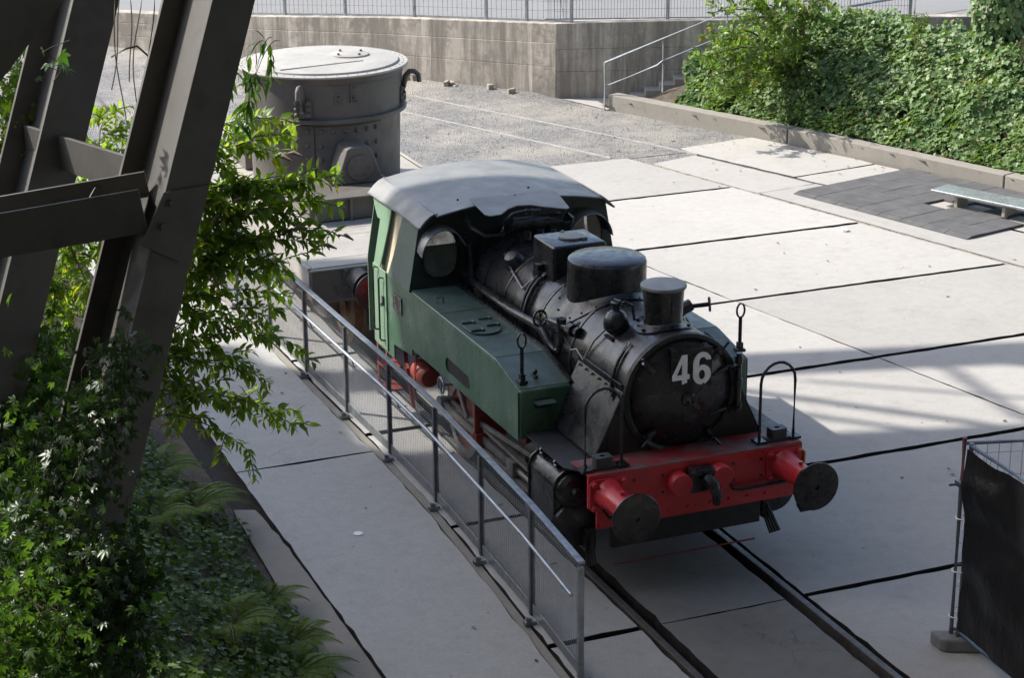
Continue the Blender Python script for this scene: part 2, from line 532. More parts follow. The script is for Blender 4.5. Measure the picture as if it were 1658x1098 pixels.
# ================================================================== SETTING
def sheet(name, poly, z, mat, kind="structure", label=None):
    me = bpy.data.meshes.new(name)
    c = V((sum(p[0] for p in poly) / len(poly), sum(p[1] for p in poly) / len(poly), z))
    me.from_pydata([(p[0] - c.x, p[1] - c.y, (p[2] - z) if len(p) > 2 else 0.0) for p in poly], [], [tuple(range(len(poly)))])
    me.materials.append(mat)
    o = link(name, me, c)
    tag(o, label, None, None, kind)
    return o


ground = sheet("ground", [(-150, -150), (150, -150), (150, 150), (-150, 150)], -0.14, M["soil"])
yard = empty("paved_yard", (3, 5, 0))
yard["kind"] = "structure"


def slab(poly, parent=yard, mat=None, z0=-0.17, z1=0.0, name="concrete_slab", bev=0.006, jitter=0.003, ragged=0.009):
    dz = random.uniform(-jitter, jitter)
    if ragged:
        out = []
        for i in range(len(poly)):
            p, q = V((*poly[i], 0)), V((*poly[(i + 1) % len(poly)], 0))
            n = max(1, int((q - p).length / 0.16))
            nn = (q - p).normalized().cross(V((0, 0, 1)))
            for k in range(n):
                r = p.lerp(q, k / n)
                if k: r = r - nn * abs(random.gauss(0, ragged))
                out.append((r.x, r.y))
        poly = out
    o = MB().plate([poly], lambda a, b: (a, b, z0), (0, 0, z1 + dz - z0)).build(name, mat or M["slab"], parent, bevel=bev, seg=1)
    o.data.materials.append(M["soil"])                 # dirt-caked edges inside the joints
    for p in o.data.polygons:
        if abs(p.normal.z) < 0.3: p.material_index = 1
    return o


def L1(y): return 6.722 + (15.036 - y) * 0.2748
def L2(y): return 7.69 + (15.41 - y) * 0.3386
def LF(y): return 3.99 + (9.94 - y) * 0.193


G = 0.036                                     # half a slab joint
YE = [0.026 + 2.65 * k for k in range(-4, 6)] + [15.73]
for a, b in zip(YE[:-1], YE[1:]):
    a2, b2 = a + G, b - (G if b < 15 else 0)
    slab([(0.822, a2), (LF(a2) - 0.004, a2), (LF(b2) - 0.004, b2), (0.822, b2)])
    e1, e0 = L1(b2) - 0.05, L1(a2) - 0.05
    slab([(LF(a2) + 0.004, a2), (e0, a2), (e1, b2), (LF(b2) + 0.004, b2)])
    slab([(-0.615, a2 - G + 0.004), (0.615, a2 - G + 0.004), (0.615, b2 + G - 0.004), (-0.615, b2 + G - 0.004)], mat=M["slab_oily"])
# strip between the left rail and the railing
FX = [(-8.0, -2.05), (-0.8, -1.79), (0.6, -1.70), (1.9, -1.655), (3.3, -1.60), (4.7, -1.605), (6.05, -1.645), (7.5, -1.675), (16, -1.85)]
def fx(y): return float(np.interp(y, [p[0] for p in FX], [p[1] for p in FX]))
for a, b in zip(YE[:-1], YE[1:]):
    a2, b2 = a + G, b - G
    slab([(fx(a2) + 0.06, a2), (-0.822, a2), (-0.822, b2), (fx(b2) + 0.06, b2)], mat=M["path"])
# right-hand slabs beyond the crossing track
E2 = (0.974, 0.225)
def rs(y, t): return (L2(y) + t, y + t * E2[1] / E2[0])
slab([(L1(15.214) + 0.04, 15.20), (L2(15.47) - 0.05, 15.45), (L2(12.95) - 0.05, 12.95), (L1(12.8) + 0.04, 12.78)])
slab([(L1(12.77) + 0.04, 12.755), (L2(12.92) - 0.05, 12.925), (L2(4.0) - 0.05, 4.0), (L1(4.0) + 0.04, 4.0)])
slab([(7.60, 15.99), (9.14, 16.23), (9.99, 14.0), (10.05, 13.70), (L2(13.42) + 0.04, 13.46), (L2(15.5) + 0.04, 15.5)])
slab([(L2(13.40) + 0.04, 13.40), (10.06, 13.63), (12.7, 6.0), (12.9, 4.0), (L2(4.0) + 0.04, 4.0)])
MB().bar((L1(15.15), 15.15, -0.06), (L1(3.0), 3.0, -0.06), 0.10, 0.10, side=(1, 0, 0)).build("sand_filled_groove", M["sand"], yard)
# walkway on the left
walk = empty("walkway", (-2.4, 4, 0))
walk["kind"] = "structure"
ys = [-8.0, -2.45, 4.82, 12.1, 22.0]
for a, b in zip(ys[:-1], ys[1:]):
    n = 8
    right = [(fx(a + (b - a) * k / n) - 0.05, a + (b - a) * k / n) for k in range(n + 1)]
    right[0] = (right[0][0], a + 0.006)
    right[-1] = (right[-1][0], b - 0.006)
    slab([(-3.145, a + 0.006)] + right + [(-3.145, b - 0.006)], walk, M["path"], z1=0.008)
slab([(-3.165, 2.66), (-3.165, -7.9), (-3.52, -7.9), (-3.50, 1.6), (-3.41, 3.93), (-3.21, 3.84)], walk, M["kerb"], z1=-0.006, name="edging_slab")
MB().plate([[(fx(y) + 0.045, y) for y in (-8, -0.8, 1.9, 3.3, 4.7, 6.05, 7.5, 16)] + [(fx(y) - 0.035, y) for y in (16, 7.5, 6.05, 4.7, 3.3, 1.9, -0.8, -8)]],
           lambda a, b: (a, b, -0.17), (0, 0, 0.160)).build("gutter_strip", M["kerb"], walk)


# gravel with a gently uneven surface and loose stones
def gravel_yard():
    bm = bmesh.new()
    xs = np.arange(-14, 16.01, 0.5)
    yy = np.concatenate([[15.735], np.arange(16.0, 46, 0.5)])
    grid = {}
    for i, x in enumerate(xs):
        for j, y in enumerate(yy):
            z = -0.012 + 0.02 * noise.noise(V((x * 0.6, y * 0.6, 0))) * min(1, (y - 15.7) / 1.5)
            d = ((x - 7.32) * 0.785 + (y - 20.68) * 0.62)      # distance to the left retaining wall
            if d > -1.6 and x < 7.2: z += 0.10 * min(1, (d + 1.6) / 1.6) ** 2
            grid[i, j] = bm.verts.new((x, y, z))
    for i in range(len(xs) - 1):
        for j in range(len(yy) - 1):
            bm.faces.new((grid[i, j], grid[i + 1, j], grid[i + 1, j + 1], grid[i, j + 1]))
    # the patch beside the crossing track
    me = bpy.data.meshes.new("gravel_yard")
    bm.to_mesh(me)
    bm.free()
    me.shade_smooth()
    me.materials.append(M["gravel"])
    o = link("gravel_yard", me, (0, 0, 0))
    o["kind"] = "structure"
    return o


gravel_yard()
sheet("gravel_patch", [(6.25, 15.78), (6.70, 15.16), (L1(15.2) + 0.02, 15.19), (7.75, 15.44), (7.60, 15.96), (9.14, 16.2), (9.3, 16.0), (9.3, 15.75)], -0.020, M["gravel"])

# loose stones lying on the gravel: nobody could count them
def pebbles():
    vs, fs = [], []
    base = [(1, 0, 0), (-1, 0, 0), (0, 1, 0), (0, -1, 0), (0, 0, 1), (0, 0, -1)]
    tri = [(0, 2, 4), (2, 1, 4), (1, 3, 4), (3, 0, 4), (2, 0, 5), (1, 2, 5), (3, 1, 5), (0, 3, 5)]
    n = 0
    while n < 2600:
        x, y = random.uniform(1.5, 9.4), random.uniform(15.8, 25.5)
        if (x - 7.32) * 0.785 + (y - 20.68) * 0.62 > -0.05 and x < 7.32: continue
        if x > 7.4 and (x - 7.794) * 0.93 + (y - 19.33) * 0.37 > -0.05: continue
        s = random.uniform(0.006, 0.017) * (1.6 if random.random() < 0.05 else 1)
        a = random.uniform(0, 6.28)
        k = len(vs)
        for p in base:
            q = [p[i] * s * random.uniform(0.6, 1.2) for i in range(3)]
            vs.append((x + q[0] * math.cos(a) - q[1] * math.sin(a), y + q[0] * math.sin(a) + q[1] * math.cos(a), 0.002 + q[2] * 0.7))
        fs += [tuple(i + k for i in t) for t in tri]
        n += 1
    mb = MB()
    mb.v, mb.f = vs, fs
    o = mb.build("loose_stones", M["loose"], None, recalc=False)
    tag(o, "small loose stones scattered over the gravel yard", "gravel", None, "stuff")


M["loose"] = leaf_mat("loose_stone", (0.20, 0.195, 0.19), (0.46, 0.44, 0.41), 0.0, 0.9, gloss=0.2)
pebbles()

# rails
track = empty("railway_track", (0, 8, 0), "pair of steel rails set flush in the concrete beneath the locomotive", "track")
for sx in (-1, 1):
    mb = MB()
    mb.box((sx * 0.752, 11, -0.10), (0.066, 40, 0.204))
    mb.build("rail", M["rail"], track, bevel=0.008)
xt = empty("crossing_track", (6, 18, 0), "pair of thin worn rails running through the gravel towards the bench", "track")
for pts in ([(1.9, 28.9), (4.839, 22.189), (6.762, 17.806), (7.70, 15.50)], [(1.3, 27.8), (4.297, 20.642), (6.245, 15.865)]):
    mb = MB()
    for p, q in zip(pts[:-1], pts[1:]):
        mb.bar((p[0], p[1], -0.02), (q[0], q[1], -0.02), 0.032, 0.05, side=(1, 0, 0))
    mb.build("rail", M["worn_rail"], xt)
mb = MB()
mb.bar((L2(15.46), 15.46, -0.035), (L2(12.7), 12.7, -0.035), 0.045, 0.06, side=(1, 0, 0))
mb.build("rail", M["rail"], xt)
mb = MB()
mb.bar((L1(15.1), 15.1, -0.05), (L1(5), 5, -0.05), 0.04, 0.06, side=(1, 0, 0))
mb.build("rail", M["rail"], xt)

# ------------------------------------------------------------------ retaining wall and upper plaza
C0 = V((7.32, 20.68, 0))
DL, DR = V((-0.62, 0.785, 0)), V((0.935, -0.352, 0))
wall = empty("retaining_wall", C0, "stained concrete retaining wall with a corner below the upper plaza", "wall")
top_l = [(0, 1.44), (1, 1.39), (2, 1.345), (3, 1.30), (4, 1.25), (5, 1.18), (6, 1.11), (7, 1.045), (9, 0.92), (13, 0.75)]
nl = V((-0.785, -0.62, 0))


def wall_run(dirv, pts, nrm, name, lifts):
    """board-marked lifts of concrete, each set a little proud or back"""
    zs = lifts
    for a, b in zip(zs[:-1], zs[1:]):
        mb = MB()
        off = random.uniform(-0.006, 0.006)
        prof = []
        for s, t in pts:
            prof.append((C0 + dirv * s + nrm * off, a * t - (0.25 if a == 0 else 0), b * t))
        vs = []
        for p, z0, z1 in prof:
            vs += [V((p.x, p.y, z0)), V((p.x, p.y, z1)), V((p.x, p.y, z1)) - nrm * 0.35, V((p.x, p.y, z0)) - nrm * 0.35]
        fs = []
        for i in range(len(prof) - 1):
            k = i * 4
            for q in range(4):
                r = (q + 1) % 4
                fs.append((k + q, k + r, k + 4 + r, k + 4 + q))
        fs += [(0, 1, 2, 3), tuple(len(vs) - 4 + q for q in (3, 2, 1, 0))]
        mb.add(vs, fs)
        mb.build(name, M["wall"], wall, bevel=0.012, seg=2)


wall_run(DL, top_l, nl, "wall_lift", [0, 0.42, 0.74, 1.0])
nr = V((-0.352, -0.935, 0))
wall_run(DR, [(0.0, 1.44), (2, 1.462), (4, 1.475), (8, 1.48)], nr, "wall_lift", [0, 0.36, 0.66, 1.0])
# rubble at the broken foot of the left wall
for k in range(12):
    s = random.uniform(0.8, 6)
    p = C0 + DL * s + nl * random.uniform(0.03, 0.22)
    h = random.uniform(0.03, 0.12)
    mb = MB().box((p.x, p.y, 0.03 + h / 2), (random.uniform(0.06, 0.22), random.uniform(0.05, 0.12), h + 0.06), Matrix.Rotation(random.uniform(0, 3), 3, 'Z') @ Matrix.Rotation(random.uniform(-.3, .3), 3, 'X'))
    mb.build("rubble_stone", M["wall"], wall, bevel=0.012)

# upper plaza, slightly sloping with the wall head
pl = []
for s, t in reversed(top_l):
    p = C0 + DL * s - nl * 0.34
    pl.append((p.x, p.y, t - 0.03))
plz = bpy.data.meshes.new("upper_plaza")
front = [V(p) for p in pl] + [V((7.6, 20.95, 1.40)), V((9.4, 20.27, 1.42)), V((11.2, 19.62, 1.44)), V((15, 18.2, 1.45)), V((26, 14, 1.45))]
back = [p + V((0.375, 0.927, 0)) * 70 for p in front]
vs = [tuple(p) for p in front] + [tuple(p) for p in back]
n = len(front)
plz.from_pydata(vs, [], [(i, i + 1, n + i + 1, n + i) for i in range(n - 1)])
plz.materials.append(M["asphalt"])
o = link("upper_plaza", plz, (0, 0, 0))
o["kind"] = "structure"

# steel fence on the plaza edge
fence = empty("plaza_fence", (7.5, 21.3, 1.4), "grey steel mesh fence along the upper plaza edge above the retaining wall", "fence")
lp = [C0 + DL * s - nl * 0.22 + V((0, 0, float(np.interp(s, [q[0] for q in top_l], [q[1] for q in top_l])) - 0.06)) for s in (9.2, 7.6, 6.45, 4.95, 3.3, 1.65, 0.75, -0.22)]
rp = [C0 + DR * s - nr * 0.22 + V((0, 0, 1.40)) for s in (-0.2, 2.15, 4.5, 6.8)]
for run, dens in ((lp, 0.11), (rp, 0.06)):
    for i, p in enumerate(run):
        if run is rp and i == 0: continue
        MB().bar(p, p + V((0, 0, 1.15)), 0.055, 0.055, side=DL).build("post", M["galv"], fence, bevel=0.006)
    for a, b in zip(run[:-1], run[1:]):
        mb = MB()
        d = (b - a)
        for h in (0.09, 0.62, 1.1):
            MB().bar(a + V((0, 0, h)), b + V((0, 0, h)), 0.03, 0.022).build("fence_rail", M["galv"], fence)
        mb = MB()
        n = int(d.length / dens)
        for k in range(1, n):
            q = a + d * (k / n)
            mb.bar(q + V((0, 0, 0.09)), q + V((0, 0, 1.1)), 0.007, 0.007)
        for k in range(1, 6):
            mb.bar(a + V((0, 0, 0.09 + k * 0.18)), b + V((0, 0, 0.09 + k * 0.18)), 0.006, 0.006)
        mb.build("wire_mesh", M["galv"], fence, kind="stuff")

# ------------------------------------------------------------------ stairs
stair = empty("garden_stairs", (9.2, 19.8, 0), "low concrete garden stairs climbing beside the retaining wall", "stairs")
sd, sn = V((0.928, -0.372, 0)), V((0.372, 0.928, 0))
s0 = V((8.50, 19.80, 0))
for i in range(13):
    a = s0 + sd * (0.272 * i)
    h = 0.108 * (i + 1)
    q = [a, a + sd * 0.36, a + sd * 0.36 + sn * 0.66, a + sn * 0.66]
    MB().add([(p.x, p.y, z) for z in (h - 0.13, h) for p in q], [(3, 2, 1, 0), (4, 5, 6, 7), (0, 1, 5, 4), (1, 2, 6, 5), (2, 3, 7, 6), (3, 0, 4, 7)]).build("step", M["step"], stair, bevel=0.008)
q = [(7.42, 20.56), (7.78, 19.36), (8.35, 19.05), (8.6, 19.9), (8.9, 20.1)]
sheet("stair_landing", q, 0.004, M["slab"])
hr = empty("stair_handrail", (8.6, 19.4, 0), "galvanised tube handrail beside the garden stairs with two bars", "handrail")
b0 = V((7.735, 19.36, 0))
hd = V((0.967, -0.255, 0))
slope = 0.385
posts = [b0, b0 + hd * 1.10, b0 + hd * 2.3, b0 + hd * 3.5]
def rail_at(s, h): return b0 + hd * s + V((0, 0, h + slope * s))
for k, p in enumerate(posts):
    s = (p - b0).length
    z0 = -0.05 if k == 0 else 0.385 * s - 0.12
    MB().tube([V((p.x, p.y, z0)), V((p.x, p.y, 0.89 + slope * s))], 0.021, 8).build("post", M["tubesteel"], hr, smooth=40)
MB().tube([rail_at(0, 0.89), rail_at(3.5, 0.89), rail_at(3.62, 0.89), rail_at(3.75, 0.83) + hd * 2.6], 0.023, 8).build("top_bar", M["tubesteel"], hr, smooth=50)
MB().tube([rail_at(0.02, 0.44), rail_at(1.0, 0.43), rail_at(1.1, 0.47), rail_at(1.2, 0.46), rail_at(3.4, 0.45)], 0.018, 8).build("middle_bar", M["tubesteel"], hr, smooth=50)
# short railing at the head of the slope
ur = empty("slope_top_railing", (13, 18.5, 1.4), "grey tube railing at the head of the planted slope", "railing")
for p in ((12.31, 18.32), (14.05, 18.80), (15.8, 19.2)):
    MB().tube([(p[0], p[1], 1.3), (p[0], p[1], 2.3)], 0.028, 8).build("post", M["galv"], ur, smooth=40)
MB().tube([(11.2, 18.3, 1.30), (12.31, 18.32, 1.78), (14.05, 18.80, 1.80), (15.8, 19.2, 1.81)], 0.025, 8).build("bar", M["galv"], ur, smooth=40)

# ------------------------------------------------------------------ kerb wall
kerb = empty("kerb_wall", (9.4, 15.5, 0), "low concrete kerb wall holding back the ivy slope", "kerb")
KP = [V((7.80, 19.34, 0)), V((9.46, 15.555, 0)), V((10.97, 11.374, 0)), V((12.28, 7.2, 0)), V((13.4, 3.2, 0))]
KH = [0.29, 0.265, 0.245, 0.24, 0.24]
KN = []
for i in range(len(KP)):
    t = (KP[min(i + 1, len(KP) - 1)] - KP[max(i - 1, 0)]).normalized()
    KN.append(V((-t.y, t.x, 0)))
KW = 0.27
for i in range(len(KP) - 1):
    t = (KP[i + 1] - KP[i]).normalized()
    a, b = KP[i] + t * 0.012, KP[i + 1] - t * 0.012
    na, nb = KN[i] * KW, KN[i + 1] * KW
    vs = []
    for p, nn, h in ((a, na, KH[i]), (b, nb, KH[i + 1])):
        for q, z in ((p, -0.1), (p, h), (p + nn, h), (p + nn, -0.1)):
            vs.append((q.x, q.y, z))
    MB().add(vs, [(0, 1, 2, 3), (7, 6, 5, 4), (0, 4, 5, 1), (1, 5, 6, 2), (2, 6, 7, 3), (3, 7, 4, 0)]).build("kerb_stone", M["kerb"], kerb, bevel=0.015)

# ------------------------------------------------------------------ rubber mats and bench
mats = empty("rubber_matting", (9.2, 11, 0), "dark rubber tile matting laid on the concrete around the bench", "mat")
mo = V((7.833, 12.50, 0))
me_, mf = V((0.974, 0.225, 0)).normalized(), V((0.283, -0.959, 0)).normalized()
bench_a, bench_d = V((9.36, 11.12, 0)), V((0.385, -0.923, 0)).normalized()
bench_n = V((0.923, 0.385, 0))
k_n = V((0.940, 0.341, 0))
def to_kerb(p): return (KP[2] - p).dot(k_n) - 0.02          # distance left before the kerb
for i in range(8):
    s, k = 0.0, 0
    while k < 9:
        w = 0.115 if k == 0 else (0.22 if (k == 1 and i % 2) else 0.44)
        a = mo + mf * (0.43 * i + 0.005) + me_ * (s + (0.004 if k > 0 else 0))
        b = mo + mf * (0.43 * (i + 1) - 0.005) + me_ * (s + (0.004 if k > 0 else 0))
        k += 1
        if min(to_kerb(a), to_kerb(b)) < 0.06: break
        c = b + me_ * min(w - 0.004, to_kerb(b) / me_.dot(k_n))
        d = a + me_ * min(w - 0.004, to_kerb(a) / me_.dot(k_n))
        s += w
        mid = (a + c) / 2
        rel = mid - bench_a
        if rel.dot(bench_d) > -0.15 and 0.02 < rel.dot(bench_n) < 0.34: continue
        ramp_ = k == 1
        h0, h1 = (0.008, 0.04) if ramp_ else (0.04, 0.04)
        dz = random.uniform(-0.003, 0.003)
        MB().add([(p.x, p.y, 0.004) for p in (a, b, c, d)] + [(a.x, a.y, h0 + dz), (b.x, b.y, h0 + dz), (c.x, c.y, h1 + dz), (d.x, d.y, h1 + dz)],
                 [(3, 2, 1, 0), (4, 5, 6, 7), (0, 1, 5, 4), (1, 2, 6, 5), (2, 3, 7, 6), (3, 0, 4, 7)]).build("mat_ramp" if ramp_ else "mat_tile", M["rubber"], mats)
bench = empty("low_bench", bench_a + V((0.8, -1, 0)), "low zinc topped bench on stone legs standing on the rubber mats", "bench")
ba = V((9.396, 11.054, 0))
q = [ba, ba + bench_n * 0.46, ba + bench_n * 0.46 + bench_d * 3.2, ba + bench_d * 3.2]
MB().add([(p.x, p.y, z) for z in (0.215, 0.255) for p in q], [(3, 2, 1, 0), (4, 5, 6, 7), (0, 1, 5, 4), (1, 2, 6, 5), (2, 3, 7, 6), (3, 0, 4, 7)]).build("seat", M["bench_top"], bench, bevel=0.012, seg=3)
for t in (0.42, 1.25, 2.1, 2.9):
    p = ba + bench_d * t + bench_n * 0.21
    MB().bar(V((p.x, p.y, 0.005)), V((p.x, p.y, 0.214)), 0.30, 0.06, side=bench_n).build("leg", M["bench_leg"], bench, bevel=0.008)

# litter and fallen leaves
def ground_bit(name, x, y, s, mat, label, cat):
    mb = MB()
    k = 7
    pts = [(x + s * random.uniform(0.6, 1) * math.cos(2 * math.pi * i / k), y + s * random.uniform(0.6, 1) * math.sin(2 * math.pi * i / k), 0.012 + random.uniform(0, s * 0.5)) for i in range(k)]
    mb.add([(x, y, 0.012 + s * 0.5)] + pts + [(p[0], p[1], 0.008) for p in pts], [(0, 1 + i, 1 + (i + 1) % k) for i in range(k)] + [(1 + i, 1 + k + i, 1 + k + (i + 1) % k, 1 + (i + 1) % k) for i in range(k)])
    tag(mb.build(name, mat), label, cat)


ground_bit("paper_scrap", 7.45, 10.32, 0.07, M["litter"], "crumpled white paper scrap on the sunlit slabs left of the mats", "litter")
mb = MB().lathe([(0, 0.010), (0.045, 0.010), (0.047, 0.014), (0, 0.017)], (-2.459, 2.861, 0), (0, 0, 1), 14)
tag(mb.build("white_disc", M["litter"]), "small flat white disc lying on the grey walkway", "litter")

# ================================================================== LOCOMOTIVE
loco = empty("steam_locomotive", (0, 3.4, 0), "small green and black tank steam locomotive numbered 46 with red buffer beam", "locomotive")
LZ, LR = 1.735, 0.562                       # boiler axis height, smokebox radius
BX = V((0, 1, 0))


def L(mb, name, mat, smooth=None, bevel=0.0, parent=None, **k):
    return mb.build(name, M[mat], parent or loco, smooth=smooth, bevel=bevel, **k)


# ---- frames and running gear
for sx in (-1, 1):
    prof = [(0.75, 0.72), (1.0, 0.55), (6.2, 0.55), (6.42, 0.72), (6.42, 1.10), (0.66, 1.10)]
    hole = rounded(0.7, 0.22, 0.1, 4, 3.2, 0.84)
    L(MB().plate([prof, hole], lambda a, b: (sx * 0.60, a, b), (sx * 0.028, 0, 0)), "frame_plate", "frame_red", bevel=0.004)
for y in (1.1, 2.0, 3.3, 5.2, 6.0):
    L(MB().box((0, y, 0.85), (1.19, 0.05, 0.42)), "frame_stay", "frame_red")


def wheel(y, sx, R=0.425):
    t = L(MB().lathe([(0.33, -0.055), (R, -0.055), (R, 0.055), (R + 0.028, 0.062), (R + 0.028, 0.085), (0.33, 0.085), (0.33, -0.055)], (sx * 0.755, y, R), (-sx, 0, 0), 40), "wheel", "rod", smooth=35)
    mb = MB().lathe([(0, -0.03), (0.335, -0.03), (0.335, 0.05), (0, 0.05)], (sx * 0.755, y, R), (-sx, 0, 0), 36)
    mb.lathe([(0, -0.10), (0.075, -0.10), (0.095, -0.03), (0, -0.03)], (sx * 0.755, y, R), (-sx, 0, 0), 16)
    ba = 0.9
    mb.cyl((sx * 0.775, y + 0.19 * math.cos(ba), R + 0.19 * math.sin(ba)), (sx * 0.93, y + 0.19 * math.cos(ba), R + 0.19 * math.sin(ba)), 0.045, 12)
    w = L(mb, "wheel_disc", "frame_red", smooth=35, parent=t)
    mb = MB()
    for k in range(5):
        a = k * 2 * math.pi / 5 + 0.4
        mb.cyl((sx * 0.786, y + 0.2 * math.cos(a), R + 0.2 * math.sin(a)), (sx * 0.790, y + 0.2 * math.cos(a), R + 0.2 * math.sin(a)), 0.05, 12)
    mb.build("lightening_hole", M["black_dull"], t, kind="stuff")
    # brake shoe and hanger behind the wheel
    mb = MB()
    for k in range(5):
        a = math.radians(-25 + k * 12)
        mb.box((sx * 0.755, y + (R + 0.045) * math.cos(a), R + (R + 0.045) * math.sin(a)), (0.08, 0.05, 0.10), Matrix.Rotation(a, 3, 'X'))
    mb.bar((sx * 0.70, y + R + 0.07, 0.42), (sx * 0.70, y + R + 0.03, 0.95), 0.03, 0.05)
    L(mb, "brake_shoe", "frame_red")


for y in (2.35, 4.35):
    for sx in (-1, 1): wheel(y, sx)
    L(MB().cyl((-0.75, y, 0.425), (0.75, y, 0.425), 0.07, 14), "axle", "black_dull", smooth=40)
for sx in (-1, 1):
    mb = MB().bar((sx * 0.90, 2.35 + 0.118, 0.574), (sx * 0.90, 4.35 + 0.118, 0.574), 0.04, 0.085, side=(1, 0, 0))
    for y in (2.468, 4.468):
        mb.cyl((sx * 0.87, y, 0.574), (sx * 0.955, y, 0.574), 0.075, 16)
    L(mb, "coupling_rod", "rod", smooth=35, bevel=0.004)
    mb = MB().bar((sx * 0.98, 4.468, 0.574), (sx * 0.98, 2.55, 0.60), 0.04, 0.075, side=(1, 0, 0))
    mb.cyl((sx * 0.95, 4.468, 0.574), (sx * 1.03, 4.468, 0.574), 0.085, 16)
    mb.box((sx * 0.98, 2.48, 0.60), (0.12, 0.16, 0.16))
    mb.cyl((sx * 0.98, 2.48, 0.60), (sx * 0.98, 1.6, 0.60), 0.03, 12)
    L(mb, "connecting_rod", "rod", smooth=35, bevel=0.004)
    mb = MB()
    for z in (0.50, 0.71):
        mb.bar((sx * 0.98, 1.62, z), (sx * 0.98, 3.25, z + 0.01), 0.06, 0.035, side=(1, 0, 0))
    L(mb, "slide_bar", "rod", bevel=0.004)
    mb = MB().box((sx * 0.90, 3.33, 0.84), (0.34, 0.035, 0.50))
    mb.box((sx * 1.02, 3.33, 0.60), (0.10, 0.09, 0.12))
    L(mb, "motion_bracket", "frame_red", bevel=0.004)
    mb = MB().bar((sx * 1.03, 3.92, 1.02), (sx * 1.03, 3.62, 0.72), 0.03, 0.07, side=(1, 0, 0))
    mb.bar((sx * 1.00, 3.62, 0.72), (sx * 1.00, 1.75, 0.93), 0.03, 0.05, side=(1, 0, 0))
    mb.cyl((sx * 0.99, 3.93, 1.03), (sx * 1.06, 3.93, 1.03), 0.04, 12)
    L(mb, "valve_gear", "rod", smooth=35, bevel=0.003)
    # reservoir and hangers below the cab
    L(MB().lathe([(0, 0), (0.10, 0.01), (0.12, 0.05), (0.12, 0.33), (0.10, 0.37), (0, 0.38)], (sx * 0.97, 4.86, 0.72), (0, 1, 0), 18), "ash_damper_box", "frame_red", smooth=40)
    mb = MB().tube([(sx * 1.05, 5.45, 0.86), (sx * 1.10, 5.25, 0.72), (sx * 1.08, 5.2, 0.45), (sx * 1.02, 5.3, 0.25)], 0.022, 8)
    mb.tube([(sx * 1.08, 5.0, 0.95), (sx * 1.10, 5.05, 0.6), (sx * 1.05, 5.12, 0.4)], 0.018, 8)
    L(mb, "overflow_pipe", "frame_red", smooth=40)
    mb = MB().torus((sx * 1.16, 4.03, 0.945), (1, 0, 0), 0.085, 0.012, 20, 6)
    mb.bar((sx * 1.16, 4.03, 0.86), (sx * 1.16, 4.03, 1.03), 0.015, 0.015)
    mb.cyl((sx * 1.16, 4.03, 0.945), (sx * 0.95, 4.00, 0.945), 0.014, 8)
    L(mb, "injector_handwheel", "galv", smooth=40)
    # footsteps under the cab
    mb = MB()
    for z in (0.32, 0.58):
        mb.box((sx * 1.10, 5.85, z), (0.20, 0.30, 0.02))
    for y in (5.70, 6.00):
        mb.bar((sx * 1.18, y, 0.30), (sx * 1.18, y, 0.84), 0.012, 0.05, side=(1, 0, 0))
    L(mb, "cab_step", "frame_red")
    # sand pipe and rail guard at the front
    L(MB().tube([(sx * 0.72, 1.5, 0.75), (sx * 0.74, 1.6, 0.5), (sx * 0.74, 1.75, 0.12)], 0.022, 8), "sand_pipe", "black_dull", smooth=40)
    mb = MB()
    for k in range(4):
        mb.bar((sx * 0.88, 0.95 + 0.05 * k, 0.60), (sx * 0.93, 0.72 + 0.05 * k, 0.33 - 0.03 * k), 0.022, 0.022)
    mb.box((sx * 0.90, 1.0, 0.50), (0.10, 0.22, 0.20))
    L(mb, "drain_cocks", "black_dull")
    # cylinder block: valve chest over cylinder, with covers
    mb = MB().plate([[(-0.02, 0.50), (-0.02, 1.06), (0.06, 1.13), (0.22, 1.15), (0.34, 1.10), (0.40, 1.0), (0.40, 0.50), (0.33, 0.40), (0.06, 0.40)]], lambda a, b: (sx * (0.80 + a), 1.02, b), (0, 0.60, 0))
    L(mb, "cylinder_block", "black", bevel=0.02, seg=3, smooth=35)
    mb = MB().lathe([(0, 0.16), (0.05, 0.16), (0.06, 0.10), (0.13, 0.09), (0.165, 0.05), (0.17, 0), (0, 0)], (sx * 1.03, 1.02, 0.955), (0, -1, 0), 24)
    mb.lathe([(0, 0.08), (0.12, 0.075), (0.21, 0.05), (0.23, 0.0), (0, 0)], (sx * 1.01, 1.02, 0.62), (0, -1, 0), 28)
    L(mb, "cylinder_cover", "black", smooth=35)
    mb = MB()
    for k in range(10):
        a = 2 * math.pi * k / 10
        mb.cyl((sx * 1.01 + 0.19 * math.cos(a), 1.0, 0.62 + 0.19 * math.sin(a)), (sx * 1.01 + 0.19 * math.cos(a), 0.965, 0.62 + 0.19 * math.sin(a)), 0.014, 6)
    L(mb, "cover_studs", "black")
    for y in (1.16, 1.48):
        mb = MB().cyl((sx * 1.08, y, 1.12), (sx * 1.12, y, 1.165), 0.032, 8)
        mb.cyl((sx * 1.12, y, 1.165), (sx * 1.14, y, 1.19), 0.016, 6)
        L(mb, "cover_bolt", "black")
    for y in (1.02, 1.60):
        L(MB().tube([(sx * 1.205, y, 0.60), (sx * 1.205, y, 0.98), (sx * 1.17, y, 1.08), (sx * 1.08, y, 1.145), (sx * 0.98, y, 1.155)], 0.016, 6), "cladding_band", "black", smooth=40)
for sx in (-1, 1):
    L(MB().plate([[(0.80, 0.94), (1.02, 0.84), (1.13, 0.96), (1.13, 1.90), (0.80, 1.90)]], lambda a, b: (sx * a, b, 1.185), (0, 0, 0.012)), "footplate", "plate")

